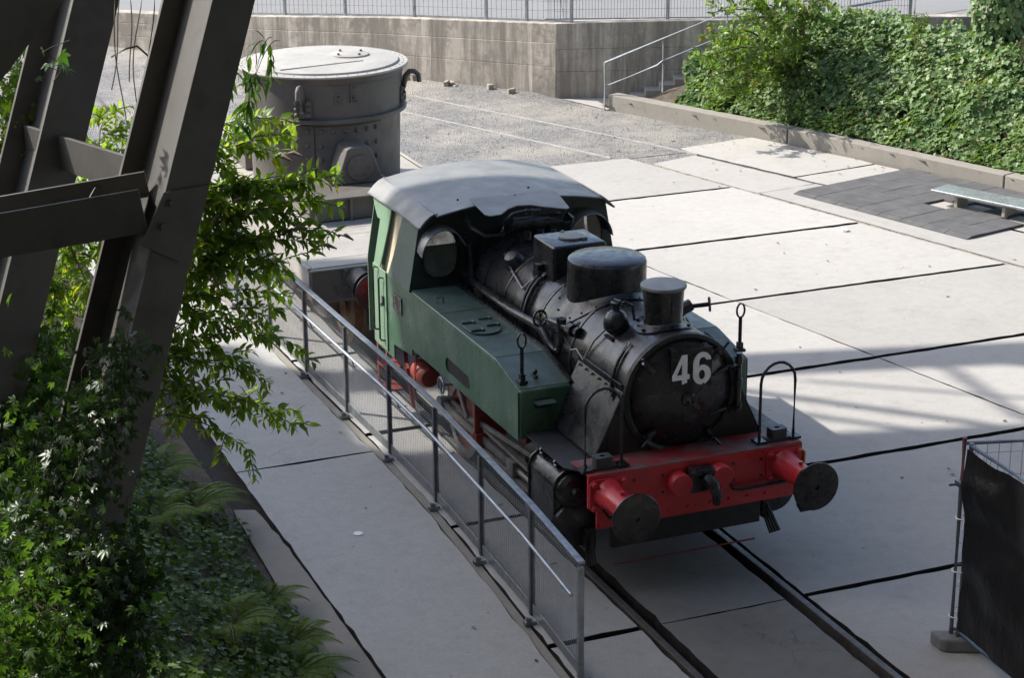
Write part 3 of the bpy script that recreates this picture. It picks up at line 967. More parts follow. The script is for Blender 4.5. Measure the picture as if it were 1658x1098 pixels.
# ---- buffer beam
L(MB().plate([[(-1.06, 0.935), (-0.975, 0.935), (-0.975, 0.725), (1.02, 0.725), (1.02, 0.935), (1.06, 0.935), (1.06, 1.228), (-1.06, 1.228)]], lambda a, b: (a, 0.595, b), (0, 0.03, 0)), "buffer_beam", "red", bevel=0.004)
L(MB().box((0, 0.79, 1.232), (2.11, 0.385, 0.016)), "beam_top_plate", "red_dusty", bevel=0.003)
beam = loco
mb = MB()
for x, z in ((-0.62, 1.136), (-0.34, 1.135), (-0.338, 0.978), (0.363, 1.135), (0.366, 0.977), (0.64, 1.135), (0.645, 0.978)):
    mb.cyl((x, 0.596, z), (x, 0.592, z), 0.016, 10)
mb.build("bolt_holes", M["black_dull"], loco, kind="stuff")
mb = MB()
for x in (-0.46, -0.27, -0.08, 0.14, 0.33, 0.52, 0.70):
    mb.lathe([(0, 0.016), (0.012, 0.014), (0.02, 0.0), (0, 0)], (x, 0.594, 0.80), (0, -1, 0), 8)
mb.build("beam_rivets", M["red"], loco, smooth=40, kind="stuff")
for x, z in ((-0.201, 1.051), (0.205, 1.068)):
    L(MB().lathe([(0, 0.115), (0.10, 0.112), (0.108, 0.10), (0.108, 0), (0, 0)], (x, 0.595, z), (0, -1, 0), 28), "spring_cap", "red", smooth=35)
mb = MB().box((0.0, 0.55, 1.07), (0.23, 0.10, 0.23))
mb.box((0.0, 0.50, 1.15), (0.21, 0.07, 0.05))
L(mb, "coupling_pocket", "black", bevel=0.012)
L(MB().tube([(0.02, 0.56, 1.09), (0.03, 0.44, 1.10), (0.05, 0.36, 1.06), (0.07, 0.345, 0.98), (0.085, 0.37, 0.90), (0.10, 0.42, 0.865)], [0.04, 0.05, 0.052, 0.048, 0.042, 0.028], 10), "drag_hook", "black", smooth=60)


def buffer(x, y, dy, shank, head, parent, L_=0.595, face=True):
    """buffer whose face stands at y, pointing along dy; returns nothing"""
    o = V((x, y - dy * L_, 1.05))
    ax = V((0, dy, 0))
    b = MB().plate([rounded(0.36, 0.30, 0.05, 4, x, 1.05)], lambda p, q: (p, o.y, q), ax * 0.022).build("buffer_base", shank, parent, bevel=0.005)
    mb = MB()
    for i in (-1, 1):
        for j in (-1, 1):
            mb.lathe([(0, 0.032), (0.022, 0.028), (0.03, 0.0), (0, 0)], o + V((i * 0.14, 0, j * 0.11)) + ax * 0.022, ax, 8)
    mb.build("bolt_heads", shank, b, smooth=40, kind="stuff")
    mb = MB().lathe([(0, 0.02), (0.145, 0.02), (0.128, 0.06), (0.112, 0.16), (0.105, 0.40), (0.082, 0.402), (0.082, L_ - 0.03), (0, L_ - 0.03)], o, ax, 28)
    mb.cyl(o + ax * 0.30 + V((0.0, 0, 0.10)), o + ax * 0.30 + V((0, 0, 0.135)), 0.022, 8)
    mb.build("buffer_shank", shank, parent, smooth=35)
    h = MB().lathe([(0, L_ - 0.045), (0.10, L_ - 0.045), (0.218, L_ - 0.03), (0.225, L_ - 0.024), (0.225, L_ - 0.012), (0.218, L_ - 0.006), (0.12, L_ - 0.001), (0.024, L_), (0.024, L_ - 0.016), (0, L_ - 0.016)], o, ax, 44).build("buffer_head", head, parent, smooth=30)
    return h


for x in (-0.875, 0.875):
    buffer(x, 0.0, -1, M["red"], M["black"], loco)
    buffer(x, 7.05, 1, M["red"], M["black"], loco)
L(MB().plate([[(-1.06, 0.75), (1.06, 0.75), (1.06, 1.228), (-1.06, 1.228)]], lambda a, b: (a, 6.43, b), (0, 0.025, 0)), "rear_buffer_beam", "red", bevel=0.004)
L(MB().tube([(0.30, 0.58, 0.98), (0.34, 0.55, 0.915), (0.40, 0.54, 0.90), (0.98, 0.52, 0.91)], 0.017, 8), "beam_handrail", "black", smooth=50)
L(MB().tube([(-0.93, 0.57, 0.93), (-0.90, 0.52, 0.86), (-0.82, 0.50, 0.84), (-0.72, 0.52, 0.85)], 0.015, 8), "beam_handrail", "black", smooth=50)
L(MB().box((1.072, 0.60, 1.06), (0.012, 0.09, 0.20)), "warning_plate", "yellow")
L(MB().box((0.86, 0.14, 0.83), (0.16, 0.10, 0.07), Matrix.Rotation(0.5, 3, 'X')), "buffer_step", "black", bevel=0.012)
L(MB().cyl((-0.80, 0.62, 0.345), (0.62, 0.62, 0.345), 0.008, 8), "brake_cross_rod", "rod_red", smooth=40)
for sx in (-1, 1):
    # hooped handrails and lamp brackets on the beam
    pts = [(sx * 1.037, 0.72, 1.24), (sx * 1.037, 0.72, 1.80)]
    for k in range(1, 10):
        a = math.pi * k / 10
        pts.append((sx * (0.862 + 0.175 * math.cos(a)), 0.72, 1.80 + 0.185 * math.sin(a)))
    pts += [(sx * 0.687, 0.72, 1.80), (sx * 0.687, 0.72, 1.24)]
    mb = MB().tube(pts, 0.014, 8)
    h = L(mb, "hooped_handrail", "black", smooth=50)
    mb = MB()
    for x in (1.037, 0.687):
        mb.box((sx * x, 0.72, 1.252), (0.10, 0.12, 0.025))
        for d in (-0.035, 0.035):
            mb.cyl((sx * x + d * 0.6, 0.72 + d, 1.262), (sx * x + d * 0.6, 0.72 + d, 1.285), 0.014, 6)
    mb.build("rail_foot", M["black"], h, kind="stuff")
for sx in (-1, 1):
    cx = sx * 0.868
    mb = MB().plate([rounded(0.16, 0.12, 0.02, 3), [(0.028 * math.cos(t * math.pi / 4), 0.022 * math.sin(t * math.pi / 4)) for t in range(8)]], lambda a, b: (cx + a, 0.725 + b, 1.275), (0, 0, 0.085))
    mb.box((cx, 0.725, 1.257), (0.24, 0.10, 0.03))
    L(mb, "lamp_bracket", "lampgrey", bevel=0.004)

# ---- smokebox
sm = L(MB().lathe([(0, 0.0), (LR, 0.0), (LR, 1.0), (0, 1.0)], (0, 0.955, LZ), BX, 64), "smokebox", "boiler", smooth=30)
L(MB().lathe([(0.49, 0.02), (0.505, -0.015), (0.535, -0.03), (LR + 0.004, -0.022), (LR + 0.008, 0.03), (0.49, 0.03), (0.49, 0.02)], (0, 0.955, LZ), BX, 64), "front_ring", "black_dull", smooth=35)
door = L(MB().lathe([(0, -0.155), (0.08, -0.153), (0.20, -0.135), (0.33, -0.095), (0.43, -0.045), (0.485, -0.012), (0.497, 0.002), (0.49, 0.012), (0, 0.012)], (0, 0.945, LZ), BX, 64), "smokebox_door", "black", smooth=35)
mb = MB().lathe([(0, 0.10), (0.035, 0.095), (0.045, 0.05), (0.07, 0.04), (0.075, 0), (0, 0)], (0.0, 0.80, LZ), (0, -1, 0), 16)
mb.bar((0.0, 0.715, LZ), (0.10, 0.69, LZ + 0.17), 0.022, 0.022)
mb.bar((0.0, 0.70, LZ), (0.05, 0.68, LZ - 0.06), 0.03, 0.03)
L(mb, "door_handle", "black", smooth=40, parent=door)
for x, z, a in ((-0.375, 2.09, 2.4), (-0.33, 1.365, 3.9), (0.33, 1.33, 5.3), (0.37, 2.15, 0.85)):
    d = V((math.cos(a), 0, math.sin(a)))
    c = V((0, 0.90, LZ)) + d * 0.50
    mb = MB().bar(c - d * 0.09 + V((0, -0.03, 0)), c + d * 0.05 + V((0, -0.02, 0)), 0.045, 0.04)
    mb.cyl(c + V((0, 0.02, 0)), c + V((0, -0.075, 0)), 0.018, 8)
    mb.cyl(c + V((0, -0.06, 0)), c + d * 0.11 + V((0, -0.085, 0.02)), 0.012, 8)
    L(mb, "door_dog", "black", smooth=40, parent=door)
mb = MB().cyl((0.555, 0.90, 1.50), (0.555, 0.90, 2.06), 0.026, 12)
for z in (1.55, 1.78, 2.0):
    mb.cyl((0.555, 0.90, z - 0.035), (0.555, 0.90, z + 0.035), 0.036, 12)
mb.tube([(0.55, 0.89, 1.95), (0.42, 0.885, 1.945), (0.27, 0.845, 1.91)], [0.03, 0.024, 0.014], 8)
mb.tube([(0.55, 0.89, 1.56), (0.42, 0.885, 1.555), (0.24, 0.85, 1.53)], [0.03, 0.024, 0.014], 8)
L(mb, "door_hinge", "black", smooth=40, parent=door)
# number board and figures
board = L(MB().plate([[(-0.165, 1.828), (0.237, 1.828), (0.237, 2.195), (-0.165, 2.195)]], lambda a, b: (a, 0.812, b), (0, 0.012, 0)), "number_board", "black", bevel=0.003, parent=door)
mb = MB()
for x in (-0.13, 0.20):
    mb.bar((x, 0.815, 2.17), (x, 0.90, 2.20), 0.05, 0.02)
mb.build("board_bracket", M["black"], door, kind="stuff")


def arc(cx, cy, rx, ry, a0, a1, n=14):
    return [(cx + rx * math.cos(math.radians(a0 + (a1 - a0) * k / n)), cy + ry * math.sin(math.radians(a0 + (a1 - a0) * k / n))) for k in range(n + 1)]


# bold grotesque figures, unit height 1
FOUR = [[(0.34, 0.0), (0.53, 0.0), (0.53, 0.215), (0.62, 0.215), (0.62, 0.37), (0.53, 0.37), (0.53, 1.0), (0.33, 1.0), (-0.02, 0.36), (-0.02, 0.215), (0.34, 0.215)],
        [(0.34, 0.37), (0.14, 0.37), (0.34, 0.76)]]
six_outer = arc(0.30, 0.30, 0.30, 0.31, -180, 90, 20) + [(0.25, 0.60), (0.20, 0.55), (0.20, 0.68)] + arc(0.32, 0.735, 0.115, 0.12, 180, 10, 8) + [(0.60, 0.75)] + arc(0.31, 0.74, 0.29, 0.27, 10, 90, 8) + arc(0.29, 0.62, 0.29, 0.39, 100, 180, 8)
SIX = [six_outer, arc(0.30, 0.30, 0.105, 0.155, 0, 360, 18)[:-1]]
MB().plate(FOUR, lambda a, b: (-0.152 + a * 0.262, 0.803, 1.858 + b * 0.292), (0, 0.008, 0)).build("figure_four", M["white"], board)
MB().plate(SIX, lambda a, b: (0.046 + a * 0.292, 0.803, 1.856 + b * 0.296), (0, 0.008, 0)).build("figure_six", M["white"], board)

# saddle: flared side sheets and front plate
for sx in (-1, 1):
    q = [(0.555, 1.83), (0.845, 1.24)]
    mb = MB().add([(sx * 0.553, 0.975, 1.84), (sx * 0.845, 0.975, 1.235), (sx * 0.845, 1.93, 1.235), (sx * 0.553, 1.93, 1.84),
                   (sx * 0.535, 0.975, 1.83), (sx * 0.827, 0.975, 1.225), (sx * 0.827, 1.93, 1.225), (sx * 0.535, 1.93, 1.83)],
                  [(0, 1, 2, 3), (7, 6, 5, 4), (0, 4, 5, 1), (1, 5, 6, 2), (2, 6, 7, 3), (3, 7, 4, 0)])
    L(mb, "saddle_sheet", "boiler", bevel=0.003)
    mb = MB()
    for k in range(7):
        y = 1.02 + k * 0.14
        mb.lathe([(0, 0.014), (0.010, 0.012), (0.016, 0), (0, 0)], (sx * 0.582, y, 1.80), (sx * 0.9, 0, 0.43), 7)
    mb.build("sheet_rivets", M["boiler"], loco, smooth=40, kind="stuff")
    L(MB().bar((sx * 0.558, 0.98, 1.845), (sx * 0.558, 1.93, 1.845), 0.02, 0.09, side=(1, 0, 0.2)), "seam_strip", "boiler", bevel=0.003)
mb = MB().plate([[(-0.552, 1.84), (-0.842, 1.232), (0.842, 1.232), (0.552, 1.84)]], lambda a, b: (a, 0.962, b), (0, 0.012, 0))
L(mb, "saddle_front", "black_dull")
L(MB().box((0, 0.80, 0.58), (1.5, 0.06, 0.30)), "front_stay", "black_dull", bevel=0.006)
L(MB().box((-0.66, 0.958, 1.36), (0.10, 0.008, 0.13)), "ash_hole", "black_dull")

# ---- boiler
L(MB().lathe([(0, 0), (0.545, 0), (0.545, 2.9), (0, 2.9)], (0, 1.94, LZ), BX, 64), "boiler_barrel", "boiler", smooth=30)
for y in (1.96, 2.16, 2.96, 3.86, 4.4):
    L(MB().lathe([(0.54, -0.022), (0.552, -0.02), (0.556, 0), (0.552, 0.02), (0.54, 0.022), (0.54, -0.022)], (0, y, LZ), BX, 64), "boiler_band", "black", smooth=50)
# chimney
mb = MB()
zb = LZ + LR
k0 = len(mb.v)
mb.lathe([(0, 0.0), (0.27, 0.0), (0.27, 0.016), (0.19, 0.020), (0.178, 0.030), (0.1735, 0.05), (0.182, 0.22), (0.190, 0.34), (0, 0.34)], (0, 1.325, zb), (0, 0, 1), 40)
for i in range(k0, len(mb.v)):                       # the flange follows the smokebox
    x, y, z = mb.v[i]
    if z < zb + 0.03: mb.v[i] = (x, y, z - (LR - math.sqrt(max(0, LR * LR - x * x))) + 0.002)
ch = L(mb, "chimney", "black", smooth=35)
L(MB().lathe([(0, 0.0), (0.205, 0.0), (0.208, 0.006), (0.208, 0.026), (0.202, 0.032), (0, 0.036)], (0, 1.325, zb + 0.33), (0, 0, 1), 36), "chimney_cap", "roof", smooth=35, parent=ch)
mb = MB()
for k in range(6):
    a = k * math.pi / 3 + 0.3
    x, y = 0.24 * math.cos(a), 1.325 + 0.24 * math.sin(a)
    z = zb + 0.016 - (LR - math.sqrt(LR * LR - x * x))
    mb.cyl((x, y, z), (x * 1.01, y, z + 0.022), 0.016, 6)
mb.build("flange_bolts", M["black"], ch, kind="stuff")
# dome
mb = MB()
mb.lathe([(0, 0.0), (0.385, 0.0), (0.38, 0.06), (0.38, 0.355), (0.372, 0.385), (0.35, 0.402), (0.18, 0.415), (0, 0.418)], (0, 2.535, 2.185), (0, 0, 1), 48)
dm = L(mb, "steam_dome", "black", smooth=35)
mb = MB()
rows = []
for r in (0.375, 0.43, 0.50):
    row = []
    for k in range(40):
        a = 2 * math.pi * k / 40
        x, y = r * math.cos(a), 2.535 + r * math.sin(a) * 0.95
        row.append((x, y, LZ + math.sqrt(max(0.0, 0.555 ** 2 - x * x)) + (0.06 if r < 0.4 else 0.012 if r < 0.45 else 0.003)))
    rows.append(row)
mb.add([p for r in rows for p in r], [(i * 40 + k, i * 40 + (k + 1) % 40, (i + 1) * 40 + (k + 1) % 40, (i + 1) * 40 + k) for i in range(2) for k in range(40)])
L(mb, "dome_skirt", "boiler", smooth=60, parent=dm)
mb = MB()
for k in range(20):
    a = 2 * math.pi * k / 20
    x, y = 0.47 * math.cos(a), 2.535 + 0.45 * math.sin(a)
    mb.sphere((x, y, LZ + math.sqrt(0.555 ** 2 - x * x) + 0.008), 0.012, 6)
mb.build("skirt_rivets", M["black"], dm, smooth=60, kind="stuff")
# sand box
sb = L(MB().box((-0.01, 3.39, 2.30), (0.57, 0.53, 0.50)), "sand_box", "black", bevel=0.03, seg=4, smooth=35)
mb = MB().lathe([(0, 0), (0.125, 0), (0.13, 0.01), (0.128, 0.022), (0, 0.03)], (0.01, 3.40, 2.55), (0, 0, 1), 28)
mb.box((0.10, 3.29, 2.562), (0.06, 0.04, 0.022))
mb.cyl((-0.02, 3.54, 2.55), (-0.02, 3.54, 2.585), 0.018, 8)
L(mb, "sand_lid", "roof", smooth=35, parent=sb)
for sx in (-1, 1):
    mb = MB().cyl((sx * 0.29, 3.43, 2.20), (sx * 0.36, 3.43, 2.20), 0.075, 16)
    mb.box((sx * 0.33, 3.43, 2.29), (0.06, 0.12, 0.05))
    L(mb, "sand_valve", "black", smooth=40, bevel=0.004, parent=sb)
    for dy in (0.0, 0.07):
        pts = []
        for k in range(8):
            a = math.radians(60 - k * 10)
            pts.append((sx * (0.585 * math.cos(a)), 3.33 + dy - 0.02 * k, LZ + 0.585 * math.sin(a)))
        L(MB().tube(pts, 0.020, 8), "sand_tube", "black", smooth=50)
    L(MB().tube([(sx * 0.36, 4.25, 2.20), (sx * 0.44, 3.85, 2.13), (sx * 0.47, 3.50, 2.05), (sx * 0.34, 3.44, 2.18)], 0.011, 6), "sand_operating_rod", "rod", smooth=40)
# washout cover and rear safety mount
mb = MB().lathe([(0, 0.12), (0.07, 0.115), (0.10, 0.08), (0.115, 0.0), (0, 0)], (-0.33, 4.02, LZ + 0.42), (-0.55, -0.15, 0.8), 20)
L(mb, "washout_cover", "black", smooth=40)

# ---- pipes, valves and fittings
for sx in (-1, 1):
    L(MB().tube([(sx * 0.60, 4.85, 1.86), (sx * 0.62, 4.3, 1.86), (sx * 0.62, 3.4, 1.865), (sx * 0.61, 2.80, 1.90), (sx * 0.60, 2.68, 1.88), (sx * 0.575, 2.60, 1.78), (sx * 0.55, 2.50, 1.72), (sx * 0.53, 2.42, 1.74), (sx * 0.53, 2.40, 1.85)], [0.042] * 9, 12), "feed_pipe", "boiler", smooth=60)
    mb = MB().cyl((sx * 0.53, 2.40, 1.84), (sx * 0.53, 2.40, 2.05), 0.045, 12)
    mb.cyl((sx * 0.53, 2.40, 1.90), (sx * 0.53, 2.40, 1.96), 0.06, 8)
    mb.cyl((sx * 0.53, 2.40, 2.04), (sx * 0.53, 2.40, 2.075), 0.052, 8)
    mb.cyl((sx * 0.56, 2.58, 2.0), (sx * 0.48, 2.08, 2.02), 0.034, 12)
    mb.cyl((sx * 0.51, 2.26, 2.01), (sx * 0.50, 2.18, 2.015), 0.062, 8)
    mb.cyl((sx * 0.49, 2.12, 2.02), (sx * 0.485, 2.08, 2.02), 0.055, 8)
    mb.cyl((sx * 0.50, 2.22, 2.0), (sx * 0.38, 2.22, 2.05), 0.05, 12)
    mb.cyl((sx * 0.57, 2.58, 2.0), (sx * 0.60, 2.72, 1.99), 0.014, 8)
    v = L(mb, "clack_valve", "black", smooth=35)
    mb = MB().torus((sx * 0.605, 2.74, 1.985), (0.2 * sx, 1, -0.1), 0.075, 0.012, 18, 6)
    mb.bar((sx * 0.605, 2.74, 1.915), (sx * 0.605, 2.74, 2.055), 0.014, 0.014)
    L(mb, "valve_handwheel", "black", smooth=50, parent=v)
    pts = [(sx * 0.52, 2.38, 1.92), (sx * 0.565, 2.10, 1.86), (sx * 0.572, 1.95, 1.92), (sx * 0.572, 1.80, 1.86), (sx * 0.50, 1.72, 2.06), (sx * 0.40, 1.66, 2.19)]
    L(MB().tube(pts, 0.009, 6), "drip_pipe", "rod", smooth=40)
    pts = []
    for k in range(7):
        a = math.radians(50 - k * 9)
        pts.append((sx * 0.585 * math.cos(a), 1.22 - 0.01 * k, LZ + 0.585 * math.sin(a)))
    pts += [(sx * 0.60, 1.08, 1.80), (sx * 0.60, 1.06, 1.70)]
    L(MB().tube(pts, 0.017, 8), "steam_pipe", "black", smooth=50)
mb = MB().cyl((0.52, 1.95, 2.17), (0.60, 1.95, 2.20), 0.06, 10)
mb.cyl((0.44, 1.95, 2.10), (0.55, 1.95, 2.18), 0.05, 12)
mb.cyl((0.58, 1.93, 2.19), (0.74, 1.85, 2.215), 0.022, 8)
v = L(mb, "blower_valve", "black", smooth=35)
mb = MB().torus((0.745, 1.845, 2.217), (0.85, -0.45, 0.1), 0.062, 0.012, 18, 6)
mb.bar((0.745, 1.845, 2.157), (0.745, 1.845, 2.277), 0.012, 0.012)
L(mb, "valve_handwheel", "black", smooth=50, parent=v)
mb = MB().lathe([(0, -0.01), (0.05, 0), (0.085, 0.03), (0.112, 0.06), (0.118, 0.10), (0.108, 0.16), (0.08, 0.21), (0.035, 0.235), (0.035, 0.28), (0.05, 0.285), (0.05, 0.305), (0, 0.31)], (-0.35, 1.575, 2.15), (0, 0, 1), 24)
bl = L(mb, "lubricator_bulb", "black", smooth=45)
mb = MB().box((-0.35, 1.575, 2.125), (0.16, 0.16, 0.022))
mb.bar((-0.35, 1.56, 2.12), (-0.44, 1.53, 2.03), 0.03, 0.016)
mb.bar((-0.44, 1.53, 2.03), (-0.47, 1.53, 2.0), 0.06, 0.012)
mb.tube([(-0.34, 1.56, 2.45), (-0.30, 1.50, 2.475), (-0.24, 1.47, 2.44), (-0.22, 1.46, 2.30)], 0.013, 8)
mb.bar((-0.35, 1.62, 2.465), (-0.33, 1.53, 2.47), 0.02, 0.02)
L(mb, "lubricator_bracket", "black", smooth=40, parent=bl)

# ---- side tanks
ZT = 1.735
for sx in (-1, 1):
    prof = [(1.865, 1.135), (1.865, 1.612), (2.475, 1.742), (4.862, 1.725), (4.862, 1.10)]
    # body of the tank, inset behind the outer sheet
    L(MB().plate([prof], lambda a, b: (sx * 0.66, a, b), (sx * 0.515, 0, 0)), "tank_body", "green", bevel=0.022, seg=3, smooth=35)
    slot = rounded(0.68, 0.155, 0.07, 5, 3.455, 1.265)
    slot = [(a, b + (a - 3.455) * 0.02) for a, b in slot]
    side = [(1.880, 1.125), (1.880, 1.600), (2.480, 1.727), (4.84, 1.712), (4.84, 1.71), (6.03, 1.71), (6.03, 0.80), (5.40, 0.80), (5.40, 0.965), (4.81, 1.02), (4.81, 1.095)]
    L(MB().plate([side, slot], lambda a, b: (sx * 1.178, a, b), (sx * 0.014, 0, 0)), "tank_side_sheet", "green", bevel=0.004)
    L(MB().plate([[(a, b) for a, b in rounded(0.66, 0.14, 0.06, 5, 3.455, 1.265)]], lambda a, b: (sx * 1.1765, a, b), (sx * 0.0008, 0, 0)), "slot_shade_panel", "black_dull")  # flat black panel standing in for the shaded opening
    # dusty top sheets with seam
    mb = MB().add([(sx * 0.675, 2.49, 1.7475), (sx * 1.168, 2.49, 1.7475), (sx * 1.168, 3.965, 1.7375), (sx * 0.675, 3.965, 1.7375),
                   (sx * 0.675, 2.49, 1.738), (sx * 1.168, 2.49, 1.738), (sx * 1.168, 3.965, 1.728), (sx * 0.675, 3.965, 1.728)], [(0, 1, 2, 3), (7, 6, 5, 4), (0, 4, 5, 1), (1, 5, 6, 2), (2, 6, 7, 3), (3, 7, 4, 0)])
    L(mb, "tank_top_sheet", "green_top")
    mb = MB().add([(sx * 0.675, 3.98, 1.7373), (sx * 1.168, 3.98, 1.7373), (sx * 1.168, 4.855, 1.7310), (sx * 0.675, 4.855, 1.7310),
                   (sx * 0.675, 3.98, 1.727), (sx * 1.168, 3.98, 1.727), (sx * 1.168, 4.855, 1.72), (sx * 0.675, 4.855, 1.72)], [(0, 1, 2, 3), (7, 6, 5, 4), (0, 4, 5, 1), (1, 5, 6, 2), (2, 6, 7, 3), (3, 7, 4, 0)])
    L(mb, "tank_top_sheet", "green_top")
    mb = MB().add([(sx * 0.675, 1.90, 1.6250), (sx * 1.168, 1.90, 1.6250), (sx * 1.168, 2.475, 1.7475), (sx * 0.675, 2.475, 1.7475),
                   (sx * 0.675, 1.90, 1.610), (sx * 1.168, 1.90, 1.610), (sx * 1.168, 2.475, 1.735), (sx * 0.675, 2.475, 1.735)], [(0, 1, 2, 3), (7, 6, 5, 4), (0, 4, 5, 1), (1, 5, 6, 2), (2, 6, 7, 3), (3, 7, 4, 0)])
    L(mb, "tank_top_sheet", "green_top")
    # angle iron along the inner edge with studs
    mb = MB().bar((sx * 0.665, 4.8, 1.748), (sx * 0.665, 2.48, 1.762), 0.03, 0.035, side=(1, 0, 0))
    mb.bar((sx * 0.665, 2.48, 1.762), (sx * 0.665, 1.87, 1.632), 0.03, 0.035, side=(1, 0, 0))
    for k in range(18):
        y = 2.55 + k * 0.125
        mb.cyl((sx * 0.672, y, 1.76), (sx * 0.672, y, 1.785), 0.010, 6)
    L(mb, "tank_edge_angle", "black")
    # filler hatch
    hc = V((sx * 0.965, 3.39, 1.745))
    mb = MB().lathe([(0, 0), (0.165, 0), (0.165, 0.018), (0, 0.018)], hc, (0, 0, 1), 32)
    for i, p in enumerate(mb.v):
        y = p[1] - hc.y
        mb.v[i] = (p[0], hc.y + y + math.copysign(0.10, y) * (0 if abs(y) < 1e-6 else 1), p[2] + 0.002)
    ht = L(mb, "filler_hatch", "green_top", bevel=0.004)
    for dx, dy in ((-0.10, -0.16), (-0.10, 0.10), (0.10, -0.06), (0.10, 0.16)):
        mb = MB().bar(hc + V((dx - 0.06, dy, 0.032)), hc + V((dx + 0.06, dy, 0.032)), 0.022, 0.018)
        mb.cyl(hc + V((dx + 0.06, dy - 0.03, 0.03)), hc + V((dx + 0.06, dy + 0.03, 0.03)), 0.016, 8)
        L(mb, "hatch_strap", "green_top", smooth=40, parent=ht)
    mb = MB().tube([(sx * 1.09, 4.30, 1.735), (sx * 1.09, 4.30, 1.80), (sx * 1.02, 4.30, 1.80), (sx * 1.02, 4.30, 1.735)], 0.010, 6)
    L(mb, "lifting_eye", "green_top", smooth=40)
    # fire irons standing in sockets
    px = sx * 1.10 if sx < 0 else 1.165
    mb = MB().box((px, 2.0, 1.66), (0.085, 0.10, 0.03))
    mb.box((px, 2.0, 1.70), (0.05, 0.06, 0.07))
    sk = L(mb, "tool_socket", "black", bevel=0.005)
    mb = MB().cyl((px, 2.0, 1.70), (px, 2.0, 1.985), 0.018, 10)
    mb.tube([(px + 0.042 * math.sin(2 * math.pi * k / 16), 2.0, 2.055 + 0.07 * math.cos(2 * math.pi * k / 16)) for k in range(16)], 0.010, 6, True)
    L(mb, "lifting_rod", "black", smooth=45, parent=sk)
    mb = MB().sphere((sx * 0.93, 2.09, 1.70), 0.025, 8)
    mb.box((sx * 0.95, 2.06, 1.675), (0.03, 0.10, 0.02))
    L(mb, "tank_vent", "black", smooth=45)
    L(MB().box((sx * 0.95, 1.858, 1.475), (0.17, 0.012, 0.09)), "front_pocket", "black_dull", bevel=0.004)
    mb = MB().box((sx * 0.95, 1.80, 1.50), (0.19, 0.12, 0.012))
    L(mb, "front_step", "green_top")

# ---- cab
def wall_x(z): return 1.192 if z <= 1.715 else 1.192 - (z - 1.715) * 0.185
CABF, CABR = 4.865, 6.03
win = lambda cx: [(cx + 0.205 * math.copysign(abs(math.cos(t)) ** 0.75, math.cos(t)), 2.095 + 0.268 * math.copysign(abs(math.sin(t)) ** 0.75, math.sin(t))) for t in [2 * math.pi * k / 28 for k in range(28)]]
roof_z = lambda x: 2.655 - 0.085 * (min(abs(x), 0.86) / 0.86) ** 2 - (0.0 if abs(x) < 0.86 else 0.155 * ((abs(x) - 0.86) / 0.25) ** 2)
ft = [(-1.192, 1.70), (1.192, 1.70)] + [(x, roof_z(x) - 0.02) for x in (1.06, 0.95, 0.8, 0.4, 0, -0.4, -0.8, -0.95, -1.06)]
cf = L(MB().plate([ft, win(-0.845), win(0.82)], lambda a, b: (a, CABF, b), (0, 0.012, 0)), "cab_front", "black_green")
for cx in (-0.845, 0.82):
    w = [(a, b) for a, b in win(cx)]
    inner = [(cx + (a - cx) * 0.90, 2.095 + (b - 2.095) * 0.92) for a, b in w]
    outer = [(cx + (a - cx) * 1.10, 2.095 + (b - 2.095) * 1.08) for a, b in w]
    L(MB().plate([outer, inner], lambda a, b: (a, CABF - 0.022, b), (0, 0.020, 0)), "window_frame", "black", parent=cf, bevel=0.003)
    L(MB().plate([[(cx + (a - cx) * 0.99, 2.095 + (b - 2.095) * 0.99) for a, b in w]], lambda a, b: (a, CABF - 0.008, b), (0, 0.004, 0)), "window_pane", "glass", parent=cf)
    # eyebrow hood
    mb = MB()
    n = 14
    vs = []
    for k in range(n + 1):
        t = math.radians(8 + 150 * k / n) if cx < 0 else math.radians(22 + 150 * k / n)
        for yy, rr in ((CABF - 0.002, 1.0), (CABF - 0.17, 1.02)):
            for rad in (0.0, 0.010):
                vs.append((cx - (0.245 + rad) * rr * math.cos(t), yy, 2.10 + (0.30 + rad) * rr * math.sin(t) - (0.03 if yy < CABF - 0.1 else 0)))
    fs = []
    for k in range(n):
        a, b = k * 4, (k + 1) * 4
        for q, r in ((0, 2), (2, 3), (3, 1), (1, 0)):
            fs.append((a + q, a + r, b + r, b + q))
    fs += [(0, 1, 3, 2), (n * 4 + 2, n * 4 + 3, n * 4 + 1, n * 4)]
    mb.add(vs, fs)
    L(mb, "window_hood", "hood", smooth=50, parent=cf)
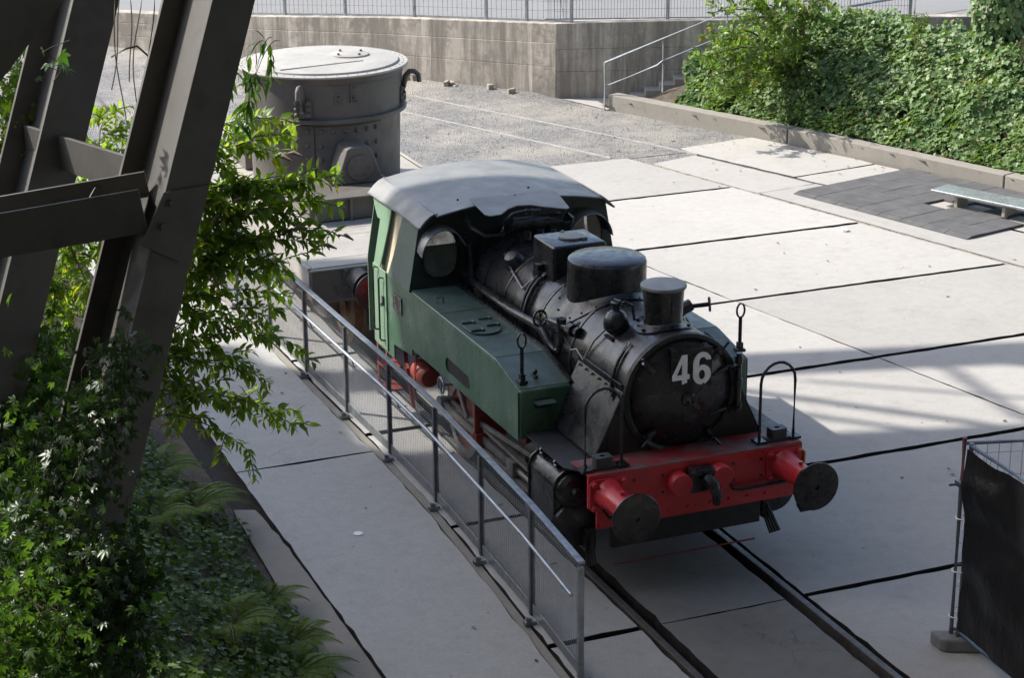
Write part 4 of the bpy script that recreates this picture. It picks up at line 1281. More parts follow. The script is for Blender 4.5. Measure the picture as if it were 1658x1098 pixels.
# side walls above the tank line: front panel, window opening, door post
for sx in (-1, 1):
    def sp(a, b, off=0.0): return (sx * (wall_x(b) + off), a, b)
    zt = 2.452
    panel = [(CABF + 0.002, 1.705), (5.56, 1.705), (5.47, 1.95), (5.40, 2.30), (5.36, zt), (CABF + 0.002, zt - 0.03)]
    tvec = (-sx * 0.014, 0, 0)
    L(MB().plate([panel], lambda a, b: sp(a, b, 0.001), tvec), "cab_side_panel", "panel", bevel=0.003)
    rear = [(5.83, 1.705), (6.03, 1.705), (6.03, zt), (5.72, zt), (5.74, 2.2), (5.79, 1.9)]
    L(MB().plate([rear], lambda a, b: sp(a, b, 0.001), tvec), "cab_rear_post", "green_sunlit", bevel=0.003)
    top = [(5.34, 2.415), (5.75, 2.415), (5.75, 2.450), (5.34, 2.450)]
    L(MB().plate([top], lambda a, b: sp(a, b, 0.002), tvec), "cab_side_header", "green_sunlit")
    # door: lower leaf, slightly proud, with handrails
    dleaf = [(5.585, 0.83), (6.02, 0.83), (6.02, 1.73), (5.80, 1.73), (5.585, 1.73)]
    d = L(MB().plate([dleaf], lambda a, b: (sx * 1.1935, a, b), (sx * 0.014, 0, 0)), "cab_door", "green_sunlit", bevel=0.004)
    mb = MB().box((sx * 1.214, 5.67, 1.385), (0.02, 0.05, 0.10))
    mb.tube([(sx * 1.21, 5.67, 1.36), (sx * 1.25, 5.66, 1.355), (sx * 1.25, 5.60, 1.35)], 0.009, 6)
    L(mb, "door_handle", "black", parent=d)
    for y0, za, zb2 in ((5.70, 0.935, 1.645), (5.885, 1.01, 1.72)):
        L(MB().tube([(sx * 1.20, y0 - 0.055, zb2), (sx * 1.245, y0 - 0.03, zb2 + 0.005), (sx * 1.25, y0, zb2 - 0.02), (sx * 1.25, y0, za + 0.02), (sx * 1.245, y0 - 0.03, za), (sx * 1.20, y0 - 0.055, za)], 0.011, 8), "grab_rail", "black", smooth=50)
    # inner lining, cream
    L(MB().plate([[(4.89, 1.0), (6.0, 1.0), (6.0, 1.70), (4.89, 1.70)]], lambda a, b: (sx * 1.12, a, b), (-sx * 0.008, 0, 0)), "inner_lining", "cream")
    L(MB().plate([[(5.50, 1.60), (5.86, 1.60), (5.80, 2.42), (5.38, 2.42)]], lambda a, b: (sx * (wall_x(b) - 0.05), a, b), (-sx * 0.01, 0, 0)), "window_cream_backing", "cream")  # cream panel for the interior paint seen through the opening
    L(MB().plate([[(CABF + 0.03, 1.72), (5.50, 1.72), (5.36, 2.42), (CABF + 0.03, 2.42)]], lambda a, b: (sx * (wall_x(b) - 0.022), a, b), (-sx * 0.006, 0, 0)), "inner_lining", "cream")
    # weather sheet at the cab rear
    L(MB().plate([[(6.03, 2.20), (6.03, 2.455), (6.36, 2.45), (6.34, 2.36), (6.22, 2.26), (6.12, 2.20)]], lambda a, b: sp(a, b, 0.0), tvec), "rear_weather_sheet", "green_sunlit", bevel=0.003)
    # worksplate
    if sx < 0:
        wp = L(MB().box((-1.198, 5.235, 1.475), (0.012, 0.27, 0.185)), "works_plate", "black", bevel=0.004)
        mb = MB()
        for r, (z, n) in enumerate(((1.53, 7), (1.505, 5), (1.475, 6), (1.44, 2), (1.415, 4))):
            for k in range(n):
                y = 5.235 + (k - (n - 1) / 2) * 0.032
                mb.box((-1.2055, y, z), (0.004, 0.014, 0.017))
        mb.build("plate_relief", M["brass"], wp, kind="stuff")
# cab rear wall and interior floor, bunker
L(MB().plate([[(-1.17, 0.85), (1.17, 0.85), (1.17, 1.72), (1.05, 2.45), (-1.05, 2.45), (-1.17, 1.72)], [(-0.9, 1.75), (0.9, 1.75), (0.85, 2.35), (-0.85, 2.35)]], lambda a, b: (a, 6.30, b), (0, 0.012, 0)), "cab_back", "green_sunlit")
L(MB().box((0, 5.55, 0.98), (2.22, 1.3, 0.03)), "cab_floor", "black_dull")
L(MB().plate([[(-1.16, 1.72), (1.16, 1.72), (1.05, 2.42), (-1.05, 2.42)], win(-0.845), win(0.82)], lambda a, b: (a, CABF + 0.016, b), (0, 0.006, 0)), "front_lining", "cream")
L(MB().lathe([(0, 0), (0.50, 0.0), (0.52, 0.03), (0.52, 0.5), (0, 0.5)], (0, 4.88, LZ - 0.1), BX, 40), "backhead", "black_dull", smooth=35)


# roof
def roof(y0, y1, x0, x1, dz=0.0, th=0.016, nx=26):
    mb = MB()
    xs = [x0 + (x1 - x0) * k / nx for k in range(nx + 1)]
    vs = []
    for y in (y0, (y0 + y1) / 2, y1):
        for x in xs:
            vs.append((x, y, roof_z(x) + dz + 0.012 * math.sin((y - 4.7) / 1.7 * math.pi)))
    m = len(vs)
    vs += [(x, y, z - th) for x, y, z in vs]
    fs = []
    w = nx + 1
    for j in range(2):
        for i in range(nx):
            a = j * w + i
            fs.append((a, a + 1, a + 1 + w, a + w))
            fs.append((m + a + w, m + a + 1 + w, m + a + 1, m + a))
    for i in range(nx):
        fs.append((i + 1, i, m + i, m + i + 1))
        a = 2 * w + i
        fs.append((a, a + 1, m + a + 1, m + a))
    for j in range(2):
        a = j * w
        fs.append((a, a + w, m + a + w, m + a))
        b = j * w + nx
        fs.append((b + w, b, m + b, m + b + w))
    return mb.add(vs, fs)


L(roof(4.66, 6.40, -0.93, 0.93), "roof_sheet", "roof", smooth=35)
for sx in (-1, 1):
    mb = MB()
    prof = [(0.925, roof_z(0.925) + 0.006), (0.99, roof_z(0.99) + 0.006), (1.04, roof_z(1.04) + 0.004), (1.08, roof_z(1.08) + 0.002), (1.105, roof_z(1.105))]
    vs, fs = [], []
    yl = [4.74, 5.3, 5.9, 6.405]
    for y in yl:
        for x, z in prof: vs.append((sx * x, y + (0.05 if y < 5 and x < 1 else 0) * 0, z + 0.012 * math.sin((y - 4.7) / 1.7 * math.pi)))
    m = len(vs)
    vs += [(x * 0.992, y, z - 0.016) for x, y, z in vs]
    w = len(prof)
    for j in range(len(yl) - 1):
        for i in range(w - 1):
            a = j * w + i
            fs += [(a, a + 1, a + 1 + w, a + w), (m + a + w, m + a + 1 + w, m + a + 1, m + a)]
        for i in (0, w - 1):
            a = j * w + i
            fs.append((a, a + w, m + a + w, m + a))
    for j in (0, len(yl) - 1):
        for i in range(w - 1):
            a = j * w + i
            fs.append((a, a + 1, m + a + 1, m + a))
    mb.add(vs, fs)
    L(mb, "roof_edge", "roof", smooth=50)
    L(MB().tube([(sx * 1.108, 4.745, roof_z(1.105) - 0.006), (sx * 1.11, 5.5, roof_z(1.105) + 0.008), (sx * 1.108, 6.40, roof_z(1.105) - 0.006)], 0.011, 6), "rain_strip", "roof", smooth=50)
    L(MB().bar((sx * 0.928, 4.70, roof_z(0.93) + 0.006), (sx * 0.928, 6.38, roof_z(0.93) + 0.006), 0.03, 0.010, side=(1, 0, 0)), "roof_seam", "roof")
flap = [(-0.545, 4.76), (-0.56, 4.27), (-0.52, 4.215), (-0.40, 4.23), (-0.27, 4.36), (-0.15, 4.42), (0.0, 4.40), (0.10, 4.31), (0.30, 4.18), (0.345, 4.20), (0.41, 4.66), (0.41, 4.76)]
fl = L(MB().plate([flap], lambda a, b: (a, b, 2.662 - (4.76 - b) * 0.09), (0, 0, 0.012)), "roof_flap", "roof", bevel=0.003)
mb = MB()
for x, y in ((-0.60, 4.95), (-0.46, 4.72), (-0.05, 4.72), (0.35, 4.75), (0.22, 5.0)):
    mb.sphere((x, y, roof_z(x) + 0.010), 0.014, 6)
mb.build("roof_bolts", M["black"], loco, kind="stuff")
# steam turret, arch pipes and whistle below the flap
mb = MB().cyl((-0.24, 4.33, 2.47), (0.30, 4.33, 2.47), 0.075, 20)
mb.lathe([(0, 0.02), (0.06, 0.015), (0.075, 0)], (-0.24, 4.33, 2.47), (-1, 0, 0), 20)
tu = L(mb, "steam_turret", "black", smooth=35)
L(MB().tube([(-0.36, 4.30, 2.40), (-0.34, 4.28, 2.54), (-0.25, 4.27, 2.60), (-0.10, 4.27, 2.615), (0.05, 4.28, 2.60)], 0.02, 8), "turret_pipe", "black", smooth=50, parent=tu)
L(MB().tube([(0.28, 4.33, 2.48), (0.38, 4.31, 2.52), (0.42, 4.30, 2.48), (0.41, 4.31, 2.42), (0.30, 4.34, 2.40)], 0.024, 8), "turret_pipe", "black", smooth=50, parent=tu)
mb = MB()
for x in (-0.12, 0.02, 0.16):
    mb.cyl((x, 4.30, 2.40), (x, 4.18, 2.36), 0.022, 8)
    mb.cyl((x, 4.18, 2.34), (x, 4.18, 2.42), 0.03, 8)
    mb.cyl((x, 4.33, 2.20), (x, 4.33, 2.42), 0.035, 10)
L(mb, "turret_valves", "black", smooth=40, parent=tu)
mb = MB().cyl((-0.05, 4.42, 2.54), (-0.05, 4.42, 2.60), 0.012, 8)
mb.cyl((0.02, 4.42, 2.54), (0.02, 4.42, 2.60), 0.012, 8)
L(mb, "turret_studs", "brass", parent=tu)
L(MB().tube([(-0.62, 4.70, 2.50), (-0.60, 4.50, 2.42), (-0.52, 4.40, 2.36), (-0.30, 4.36, 2.36)], 0.025, 8), "exhaust_pipe", "black", smooth=50)
L(MB().tube([(-0.58, 4.80, 2.30), (-0.56, 4.72, 2.20), (-0.55, 4.70, 1.98), (-0.56, 4.66, 1.78)], 0.03, 8), "injector_pipe", "black", smooth=50)
L(MB().tube([(0.58, 4.80, 2.30), (0.56, 4.72, 2.20), (0.55, 4.70, 1.98), (0.56, 4.66, 1.78)], 0.03, 8), "injector_pipe", "black", smooth=50)
L(MB().lathe([(0, 0), (0.585, 0.0), (0.59, 0.06), (0.55, 0.10), (0, 0.10)], (0, 4.74, LZ), BX, 48), "firebox_ring", "black_dull", smooth=35)

# ================================================================== LADLE WAGON AND LADLE
wagon = empty("ladle_wagon", (0, 11.6, 0), "grey flat wagon with buffers standing behind the locomotive", "wagon")
W = lambda mb, name, mat, **k: mb.build(name, M[mat], wagon, **k)
W(MB().box((0, 11.85, 1.19), (2.86, 8.3, 0.02)), "deck", "deck", bevel=0.004)
for k, (y0, y1) in enumerate(((7.71, 8.02), (8.03, 8.95), (8.96, 9.25), (9.26, 9.58), (12.9, 14.0), (14.01, 15.95))):
    W(MB().box((0, (y0 + y1) / 2, 1.205), (2.80, y1 - y0, 0.012)), "deck_plate", "deck", bevel=0.003)
for sx in (-1, 1):
    W(MB().box((sx * 1.44, 11.85, 1.10), (0.03, 8.3, 0.24)), "solebar", "deck", bevel=0.004)
    W(MB().bar((sx * 1.45, 7.68, 1.215), (sx * 1.45, 16, 1.215), 0.05, 0.02, side=(1, 0, 0)), "deck_edge_angle", "deck")
W(MB().box((0, 7.68, 0.985), (2.86, 0.05, 0.42)), "headstock", "wagon", bevel=0.006)
W(MB().bar((-1.45, 7.645, 1.195), (1.45, 7.645, 1.195), 0.03, 0.018, side=(0, 1, 0)), "headstock_lip", "deck")
for x in (-0.875, 0.875):
    L_ = 0.535
    buffer(x, 7.12, -1, M["ladle"], M["black"], wagon, L_=L_)
    W(MB().tube([(x - 0.28, 7.64, 0.98), (x - 0.26, 7.60, 0.86), (x - 0.20, 7.58, 0.82), (x + 0.2, 7.58, 0.82)], 0.014, 6), "shunter_handle", "wagon", smooth=50)
for y in (8.45, 9.75, 13.9, 15.2):
    for sx in (-1, 1):
        R = 0.43
        t = W(MB().lathe([(0, -0.02), (0.10, -0.06), (0.12, -0.02), (0.33, -0.01), (0.34, -0.05), (R, -0.05), (R, 0.05), (R + 0.028, 0.06), (R + 0.028, 0.085), (0, 0.085)], (sx * 0.755, y, R), (-sx, 0, 0), 36), "wheel", "wagon_wheel", smooth=35)
        W(MB().box((sx * 1.02, y, 0.50), (0.20, 0.24, 0.26)), "axle_box", "wagon", bevel=0.02)
    W(MB().cyl((-0.75, y, 0.43), (0.75, y, 0.43), 0.075, 12), "axle", "wagon")
for yc in (9.1, 14.55):
    for sx in (-1, 1):
        W(MB().plate([[(-1.0, 0.45), (-0.85, 0.78), (0.85, 0.78), (1.0, 0.45), (0.8, 0.40), (0.45, 0.40), (0.35, 0.55), (-0.35, 0.55), (-0.45, 0.40), (-0.8, 0.40)]], lambda a, b: (sx * 1.10, yc + a, b), (sx * 0.03, 0, 0)), "bogie_frame", "wagon", bevel=0.006)
W(MB().box((0, 11.85, 0.98), (1.3, 8.0, 0.36)), "centre_sill", "wagon")
# cradle pedestals that carry the trunnions
for sy, y0 in ((-1, 9.62), (1, 13.68)):
    y1 = y0 - sy * 0.95
    W(MB().box((0, (y0 + y1) / 2, 1.355), (1.72, abs(y1 - y0), 0.29)), "pedestal", "ladle", bevel=0.012)
    for x in (-0.78, -0.32, 0.08, 0.62):
        W(MB().box((x, y0 + sy * 0.03, 1.355), (0.03, 0.08, 0.28)), "pedestal_rib", "ladle")
    W(MB().box((0, y0 - sy * 0.3, 1.51), (1.9, 0.75, 0.025)), "pedestal_top", "ladle", bevel=0.004)
    yb = 11.65 + sy * 1.49
    prof = [(-0.42, 1.525), (-0.30, 1.60), (-0.165, 1.985), (-0.11, 2.01), (0.11, 2.01), (0.165, 1.985), (0.30, 1.60), (0.42, 1.525)]
    W(MB().plate([prof], lambda a, b: (a, yb, b), (0, -sy * 0.42, 0)), "trunnion_bearing", "ladle", bevel=0.025, seg=3)
    mb = MB().lathe([(0, 0.03), (0.165, 0.028), (0.172, 0.02), (0.172, 0), (0, 0)], (0.0, yb, 1.735), (0, sy, 0), 28)
    cov = mb.build("bearing_cover", M["ladle"], wagon, smooth=35)
    mb = MB()
    for k in range(6):
        a = k * math.pi / 3
        mb.cyl((0.11 * math.cos(a), yb + sy * 0.03, 1.735 + 0.11 * math.sin(a)), (0.11 * math.cos(a), yb + sy * 0.045, 1.735 + 0.11 * math.sin(a)), 0.014, 6)
    mb.build("cover_bolts", M["ladle"], cov, kind="stuff")
W(MB().tube([(0.10, 9.50, 1.52), (0.11, 9.46, 1.30), (0.13, 9.42, 1.23), (0.22, 9.30, 1.22)], 0.018, 6), "hand_lever", "ladle", smooth=50)
LC = V((0, 11.65, 0))
ladle = empty("slag_ladle", (0, 11.65, 1.25), "round riveted grey steel ladle with lid carried on the flat wagon", "ladle")
A = lambda mb, name, mat, **k: mb.build(name, M[mat], k.pop("parent", ladle), **k)
A(MB().lathe([(0, 1.24), (0.94, 1.24), (1.00, 1.32), (1.025, 2.23), (1.03, 2.24), (0, 2.24)], LC, (0, 0, 1), 80), "lower_shell", "ladle", smooth=30)
A(MB().lathe([(0, 2.242), (1.105, 2.242), (1.112, 2.25), (1.112, 2.285), (1.10, 2.295), (0, 2.295)], LC, (0, 0, 1), 80), "girth_band", "ladle", smooth=30)
A(MB().lathe([(0, 2.297), (1.045, 2.297), (1.065, 2.74), (1.075, 2.75), (1.07, 2.76), (1.10, 2.845), (0, 2.845)], LC, (0, 0, 1), 80), "upper_shell", "ladle", smooth=30)
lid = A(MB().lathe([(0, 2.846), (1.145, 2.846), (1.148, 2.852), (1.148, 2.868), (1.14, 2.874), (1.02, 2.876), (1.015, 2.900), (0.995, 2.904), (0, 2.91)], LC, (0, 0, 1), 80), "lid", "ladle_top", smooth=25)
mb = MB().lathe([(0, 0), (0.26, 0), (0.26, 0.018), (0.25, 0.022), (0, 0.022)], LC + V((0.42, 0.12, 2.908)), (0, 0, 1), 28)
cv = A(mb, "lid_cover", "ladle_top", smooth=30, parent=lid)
for k in range(4):
    a = k * math.pi / 2 + 0.4
    A(MB().cyl(LC + V((0.42 + 0.2 * math.cos(a), 0.12 + 0.2 * math.sin(a), 2.93)), LC + V((0.42 + 0.2 * math.cos(a), 0.12 + 0.2 * math.sin(a), 2.955)), 0.018, 8), "cover_stud", "ladle", parent=cv)
A(MB().bar(LC + V((-0.75, -0.55, 2.912)), LC + V((0.45, -0.36, 2.912)), 0.025, 0.012), "lid_seam", "ladle_top", parent=lid)
mb = MB()
for k in range(48):
    a = 2 * math.pi * k / 48
    mb.lathe([(0, 0.010), (0.010, 0.008), (0.014, 0), (0, 0)], LC + V((1.085 * math.cos(a), 1.085 * math.sin(a), 2.874)), (0, 0, 1), 6)
mb.build("rim_rivets", M["ladle_top"], lid, kind="stuff")


def on_shell(th, z, r):                        # th: angle from -Y towards +X
    return LC + V((r * math.sin(th), -r * math.cos(th), z)), V((math.sin(th), -math.cos(th), 0))


def curved_plate(t0, t1, z0, z1, r, th=0.02, n=14):
    vs, fs = [], []
    for k in range(n + 1):
        t = t0 + (t1 - t0) * k / n
        for rr, z in ((r, z0), (r, z1), (r + th, z1), (r + th, z0)):
            vs.append(on_shell(t, z, rr)[0])
    for k in range(n):
        for q in range(4):
            s = (q + 1) % 4
            fs.append((k * 4 + q, k * 4 + s, k * 4 + 4 + s, k * 4 + 4 + q))
    fs += [(0, 1, 2, 3), tuple(n * 4 + q for q in (3, 2, 1, 0))]
    return MB().add(vs, fs)


rv = None
for sgn in (0, math.pi):
    p1_ = A(curved_plate(sgn - 0.42, sgn + 0.50, 1.36, 2.20, 1.015), "rivet_plate", "ladle", smooth=30)
    A(curved_plate(sgn - 0.60, sgn - 0.44, 1.36, 2.215, 1.015), "joint_strip", "ladle", smooth=30)
    rows = [(-0.52, z) for z in (2.14, 1.95, 1.76, 1.57)]
    rows += [(t, 2.13) for t in (-0.35, -0.19, -0.03, 0.12, 0.27, 0.41)]
    rows += [(t, z) for t in (-0.35, 0.41, 0.27) for z in (1.94, 1.75, 1.56)] + [(-0.03, 1.99), (0.12, 1.97)]
    for t, z in rows:
        p, nn = on_shell(sgn + t, z, 1.037)
        if rv is None:
            rv = MB().lathe([(0, 0.032), (0.018, 0.027), (0.030, 0.012), (0.034, 0), (0, 0)], p, nn, 10).build("rivet", M["ladle"], ladle, smooth=50)
            rv0 = t
            rv_a = sgn + t
        else:
            q, m2 = on_shell(sgn + t, z, 1.045)
            clone(rv, q, ladle, (0, 0, sgn + t - rv_a))
# lifting hooks with riveted back plates
for th in (-0.56, 1.12, 2.6, -2.2):
    A(curved_plate(th - 0.115, th + 0.115, 2.32, 2.56, 1.060, 0.018, 4), "hook_plate", "ladle", smooth=30)
    p, nn = on_shell(th, 2.40, 1.083)
    up = V((0, 0, 1))
    pts = [p, p + up * 0.18 + nn * 0.01, p + up * 0.28 + nn * 0.03, p + up * 0.345 + nn * 0.09, p + up * 0.345 + nn * 0.15, p + up * 0.30 + nn * 0.205, p + up * 0.20 + nn * 0.215]
    A(MB().tube(pts, [0.038, 0.038, 0.037, 0.036, 0.034, 0.032, 0.030], 10), "lifting_hook", "ladle", smooth=60)
    for dt in (-0.075, 0.075):
        for z in (2.36, 2.44, 2.52):
            q, m2 = on_shell(th + dt, z, 1.088)
            clone(rv, q, ladle, (0, 0, th + dt - rv_a))
# raised cast letters R, F and 6
def letter(loops, th, z, w, h, name):
    t = V((math.cos(th), math.sin(th), 0))
    p, nn = on_shell(th, z, 1.048)
    MB().plate(loops, lambda a, b: p + t * (a * w) + V((0, 0, b * h)), nn * 0.03).build(name, M["ladle"], ladle, bevel=0.004)


LR_ = [[(0, 0), (0.2, 0), (0.2, 0.42), (0.38, 0.42), (0.62, 0), (0.85, 0), (0.58, 0.45)] + arc(0.5, 0.72, 0.33, 0.28, -70, 90, 8) + [(0, 1)], [(0.2, 0.58), (0.2, 0.84)] + arc(0.45, 0.71, 0.14, 0.13, 90, -90, 6)]
LF_ = [[(0, 0), (0.2, 0), (0.2, 0.68), (0.85, 0.68), (0.85, 0.76), (0.2, 0.76), (0.2, 0.91), (0.9, 0.91), (0.9, 1), (0, 1)]]
letter(LR_, -0.165, 2.505, 0.115, 0.135, "raised_letter")
letter(LF_, 0.035, 2.505, 0.095, 0.27, "raised_letter")
letter(SIX, 0.075, 2.505, 0.075, 0.085, "raised_figure")

# ================================================================== RAILING ALONG THE WALKWAY
rail_t = empty("walkway_railing", (-1.55, 4, 0), "galvanised steel railing with wire mesh between the walkway and locomotive", "railing")
RP = [(-1.700, 13.4), (-1.668, 11.93), (-1.635, 10.46), (-1.602, 9.00), (-1.569, 7.54), (-1.537, 6.07), (-1.503, 4.69), (-1.496, 3.30), (-1.540, 1.95), (-1.588, 0.62), (-1.667, -0.60)]
RP = [V((p[0], p[1], 0)) for p in RP]
HH = 1.06
FM = M["galv_dark"]
for i, p in enumerate(RP):
    last = i == len(RP) - 1
    MB().box((p.x, p.y, HH / 2 - 0.02), (0.045 if not last else 0.05, 0.045, HH - 0.06), Matrix.Rotation(0.0, 3, 'Z')).build("post", M["galv"] if last else FM, rail_t, bevel=0.004)
    mb = MB().box((p.x - 0.085, p.y - 0.16, 0.02), (0.11, 0.06, 0.035))
    mb.box((p.x - 0.10, p.y - 0.16, 0.05), (0.05, 0.03, 0.03))
    mb.cyl((p.x - 0.11, p.y - 0.16, 0.03), (p.x - 0.11, p.y - 0.16, 0.075), 0.011, 6)
    mb.build("clamp_foot", M["galv"], rail_t)
for i, (a, b) in enumerate(zip(RP[:-1], RP[1:])):
    t = (b - a).normalized()
    nrm = V((-t.y, t.x, 0))
    ext = t * (0.028 if i == len(RP) - 2 else -0.001)
    MB().bar(a + t * 0.001 + V((0, 0, HH)), b + ext + V((0, 0, HH)), 0.06, 0.022, side=nrm).build("top_rail", M["galv"], rail_t, bevel=0.004)
    MB().bar(a + V((0, 0, 0.075)), b + V((0, 0, 0.075)), 0.012, 0.10, side=nrm).build("bottom_rail", M["galv"], rail_t, bevel=0.003)
    mb = MB()
    ln = (b - a).length
    n = int(ln / 0.052)
    for k in range(1, n):
        q = a + (b - a) * (k / n)
        mb.bar(q + V((0, 0, 0.12)), q + V((0, 0, HH - 0.012)), 0.0025, 0.0025)
    m = int((HH - 0.14) / 0.033)
    for k in range(m):
        h = 0.13 + k * 0.033
        mb.bar(a + V((0, 0, h)), b + V((0, 0, h)), 0.0026, 0.0026)
    mb.build("mesh_panel", M["galv"], rail_t, kind="stuff", recalc=False)
off = V((-0.085, 0, 0))
hr_pts = [p + off + V((0, 0, 0.79)) for p in RP]
hr_pts[-1] = RP[-1] + V((-0.08, 0.0, 0.775))
MB().tube(hr_pts, 0.017, 10).build("handrail", M["tubesteel"], rail_t, smooth=50)
for p in RP[:-1]:
    m = p + V((0, -0.5, 0))
    MB().tube([V((m.x + 0.02, m.y, 0.72)), V((m.x - 0.06, m.y, 0.71)), V((m.x - 0.085, m.y, 0.775))], 0.008, 6).build("handrail_bracket", FM, rail_t, smooth=50)

# ================================================================== TEMPORARY FENCE AT THE RIGHT
tf = empty("site_fence", (1.6, -1.9, 0), "mobile steel site fence draped with black sheeting at the right edge", "fence")
T = lambda mb, name, mat, **k: mb.build(name, M[mat], tf, **k)
pa, pb = V((1.455, -1.30, 0)), V((1.475, -1.37, 0))
da = V((-0.055, -0.998, 0))
db = V((0.958, -0.285, 0))
H1 = 1.87
M["fencetube"] = mk("fence_tube", (0.14, 0.155, 0.18), 0.4, metal=0.6, var=0.25, vs=5)
M["red_rust"] = mk("rust_red_tube", (0.12, 0.045, 0.05), 0.6, var=0.3)
for nm, mat, a, b in (("upright", "fencetube", pa + V((0, 0, 0.02)), pa + V((0.005, 0.004, 1.45))), ("upright_top", "red_rust", pa + V((0.005, 0.004, 1.45)), pa + V((0.008, 0.006, H1 + 0.03)))):
    T(MB().tube([a, b], 0.021, 10), nm, mat, smooth=50)
T(MB().tube([pb + V((0, 0, 0.02)), pb + V((0.008, 0.004, H1))], 0.021, 10), "upright", "fencetube", smooth=50)
for z in (0.16, H1 - 0.02):
    T(MB().tube([pb + V((0, 0, z)), pb + da * 3.0 + V((0, 0, z))], 0.016, 8), "frame_bar", "fencetube", smooth=50)
    T(MB().tube([pa + V((0, 0, z)), pa + db * 3.2 + V((0, 0, z))], 0.016, 8), "frame_bar", "fencetube", smooth=50)
mb = MB()
for k in range(1, 32):
    q = pa + db * (k * 0.1)
    mb.bar(q + V((0, 0, 0.16)), q + V((0, 0, H1 - 0.02)), 0.004, 0.004)
for k in range(1, 9):
    mb.bar(pa + V((0, 0, 0.16 + k * 0.2)), pa + db * 3.2 + V((0, 0, 0.16 + k * 0.2)), 0.004, 0.004)
for k in range(1, 30):
    q = pb + da * (k * 0.1)
    mb.bar(q + V((0, 0, 0.16)), q + V((0, 0, H1 - 0.02)), 0.004, 0.004)
T(mb, "wire_mesh", "galv", kind="stuff", recalc=False)
# sheeting: a creased cloth hung on the near panel, slack at its top corner
nx, nz = 46, 40
vs, fs = [], []
for i in range(nx + 1):
    s = 3.0 * i / nx
    for j in range(nz + 1):
        t = j / nz
        topz = H1 - 0.030 - 0.008 * abs(math.sin(s * 4.2)) - 0.02 * math.exp(-((s - 0.40) / 0.12) ** 2)
        z = 0.20 + (topz - 0.20) * t
        slack = 0.05 * math.exp(-((z - 1.52) / 0.16) ** 2) * math.exp(-((s - 0.25) / 0.5) ** 2)
        nz_ = noise.noise(V((s * 1.6, z * 2.2, 0.3))) * 0.040 + noise.noise(V((s * 6, z * 4 + s * 5, 1.3))) * 0.014 + 0.02 * noise.noise(V((s * 2 + z * 3, z * 5 - s * 3, 4.4)))
        p = pb + da * (s + 0.02) + V((-0.03 - slack + nz_, 0, z))
        vs.append(p)
for i in range(nx):
    for j in range(nz):
        a = i * (nz + 1) + j
        fs.append((a, a + 1, a + nz + 2, a + nz + 1))
T(MB().add(vs, fs), "black_sheeting", "tarp", smooth=80)
for z in (1.2, 0.72, 0.30):
    mb = MB().torus(pa + V((0.01, -0.03, z)), (0, 0, 1), 0.055, 0.006, 14, 5)
    mb.tube([pb + V((-0.03, -0.02, z)), pb + V((-0.07, -0.06, z - 0.06))], 0.004, 5)
    T(mb, "cable_tie", "litter")
mb = MB().box(pa + V((0.0, -0.03, 1.50)), (0.09, 0.13, 0.05))
mb.cyl(pa + V((-0.12, -0.0, 1.50)), pa + V((0.02, -0.02, 1.50)), 0.012, 8)
T(mb, "fence_clamp", "fencetube", bevel=0.006)
T(MB().plate([[(-0.24, -0.12), (0.24, -0.12), (0.28, -0.08), (0.28, 0.08), (0.24, 0.12), (-0.24, 0.12), (-0.28, 0.08), (-0.28, -0.08)]], lambda a, b: (1.44 + a * 0.62 + 0.05, -1.36 + b * 0.9 - a * 0.3, 0.005), (0, 0, 0.115)), "foot_block", "concrete_foot", bevel=0.02, seg=3)

# ================================================================== STEEL TRESTLE
tre = empty("steel_trestle", (-6.0, -2.6, 1.2), "dark riveted steel trestle legs and braces overgrown with creeper at left", "trestle")
TM = M["trestle"]


def hbeam(p0, p1, m, h, b, tf_=0.028, tw=0.018, name="column"):
    """H section from p0 to p1; m points from the near flange to the far flange"""
    p0, p1, m = V(p0), V(p1), V(m)
    a = (p1 - p0).normalized()
    m = (m - a * m.dot(a)).normalized()
    l = a.cross(m)
    r = MB().bar(p0, p1, b, tf_, side=l).build(name + "_flange", TM, tre, bevel=0.004)
    MB().bar(p0 + m * h, p1 + m * h, b, tf_, side=l).build(name + "_flange", TM, tre, bevel=0.004)
    q0, q1 = p0 + m * (h / 2), p1 + m * (h / 2)
    MB().bar(q0, q1, tw, h - tf_ - 0.002, side=l).build(name + "_web", TM, tre)
    return m, l, a


mdir = V((-0.256, 0.968, 0))
c1a, c1b = V((-5.895, -2.927, 2.880)), V((-4.710, -2.254, 6.034))
d1 = (c1b - c1a)
lo, hi = c1a - d1 * 0.55, c1b + d1 * 1.25
m1, l1, a1 = hbeam(lo, hi, mdir, 0.58, 0.285)
c2a, c2b = V((-6.015, -0.909, 3.594)), V((-5.195, -0.433, 5.801))
d2 = c2b - c2a
hbeam(c2a - d2 * 1.2, c2b + d2 * 2.0, mdir, 0.5, 0.33)
# diagonal at the top left corner
hbeam(V((-6.75, -2.25, 5.18)), V((-5.30, -2.36, 6.85)), mdir, 0.4, 0.33, name="diagonal")
# horizontal tie with its web lying flat
bh0, bh1 = V((-7.6, -1.83, 4.52)), V((-5.389, -2.520, 4.866))
ax = (bh1 - bh0).normalized()
mh = V((0.20, 0.98, 0))
mh = (mh - ax * mh.dot(ax)).normalized()
uh = ax.cross(mh)
if uh.z < 0: uh = -uh
MB().bar(bh0, bh1, 0.27, 0.025, side=uh).build("tie_flange", TM, tre, bevel=0.004)
MB().bar(bh0 + mh * 0.42, bh1 + mh * 0.42, 0.27, 0.025, side=uh).build("tie_flange", TM, tre, bevel=0.004)
MB().bar(bh0 + mh * 0.21 - uh * 0.02, bh1 + mh * 0.21 - uh * 0.02, 0.016, 0.39, side=uh).build("tie_web", TM, tre)
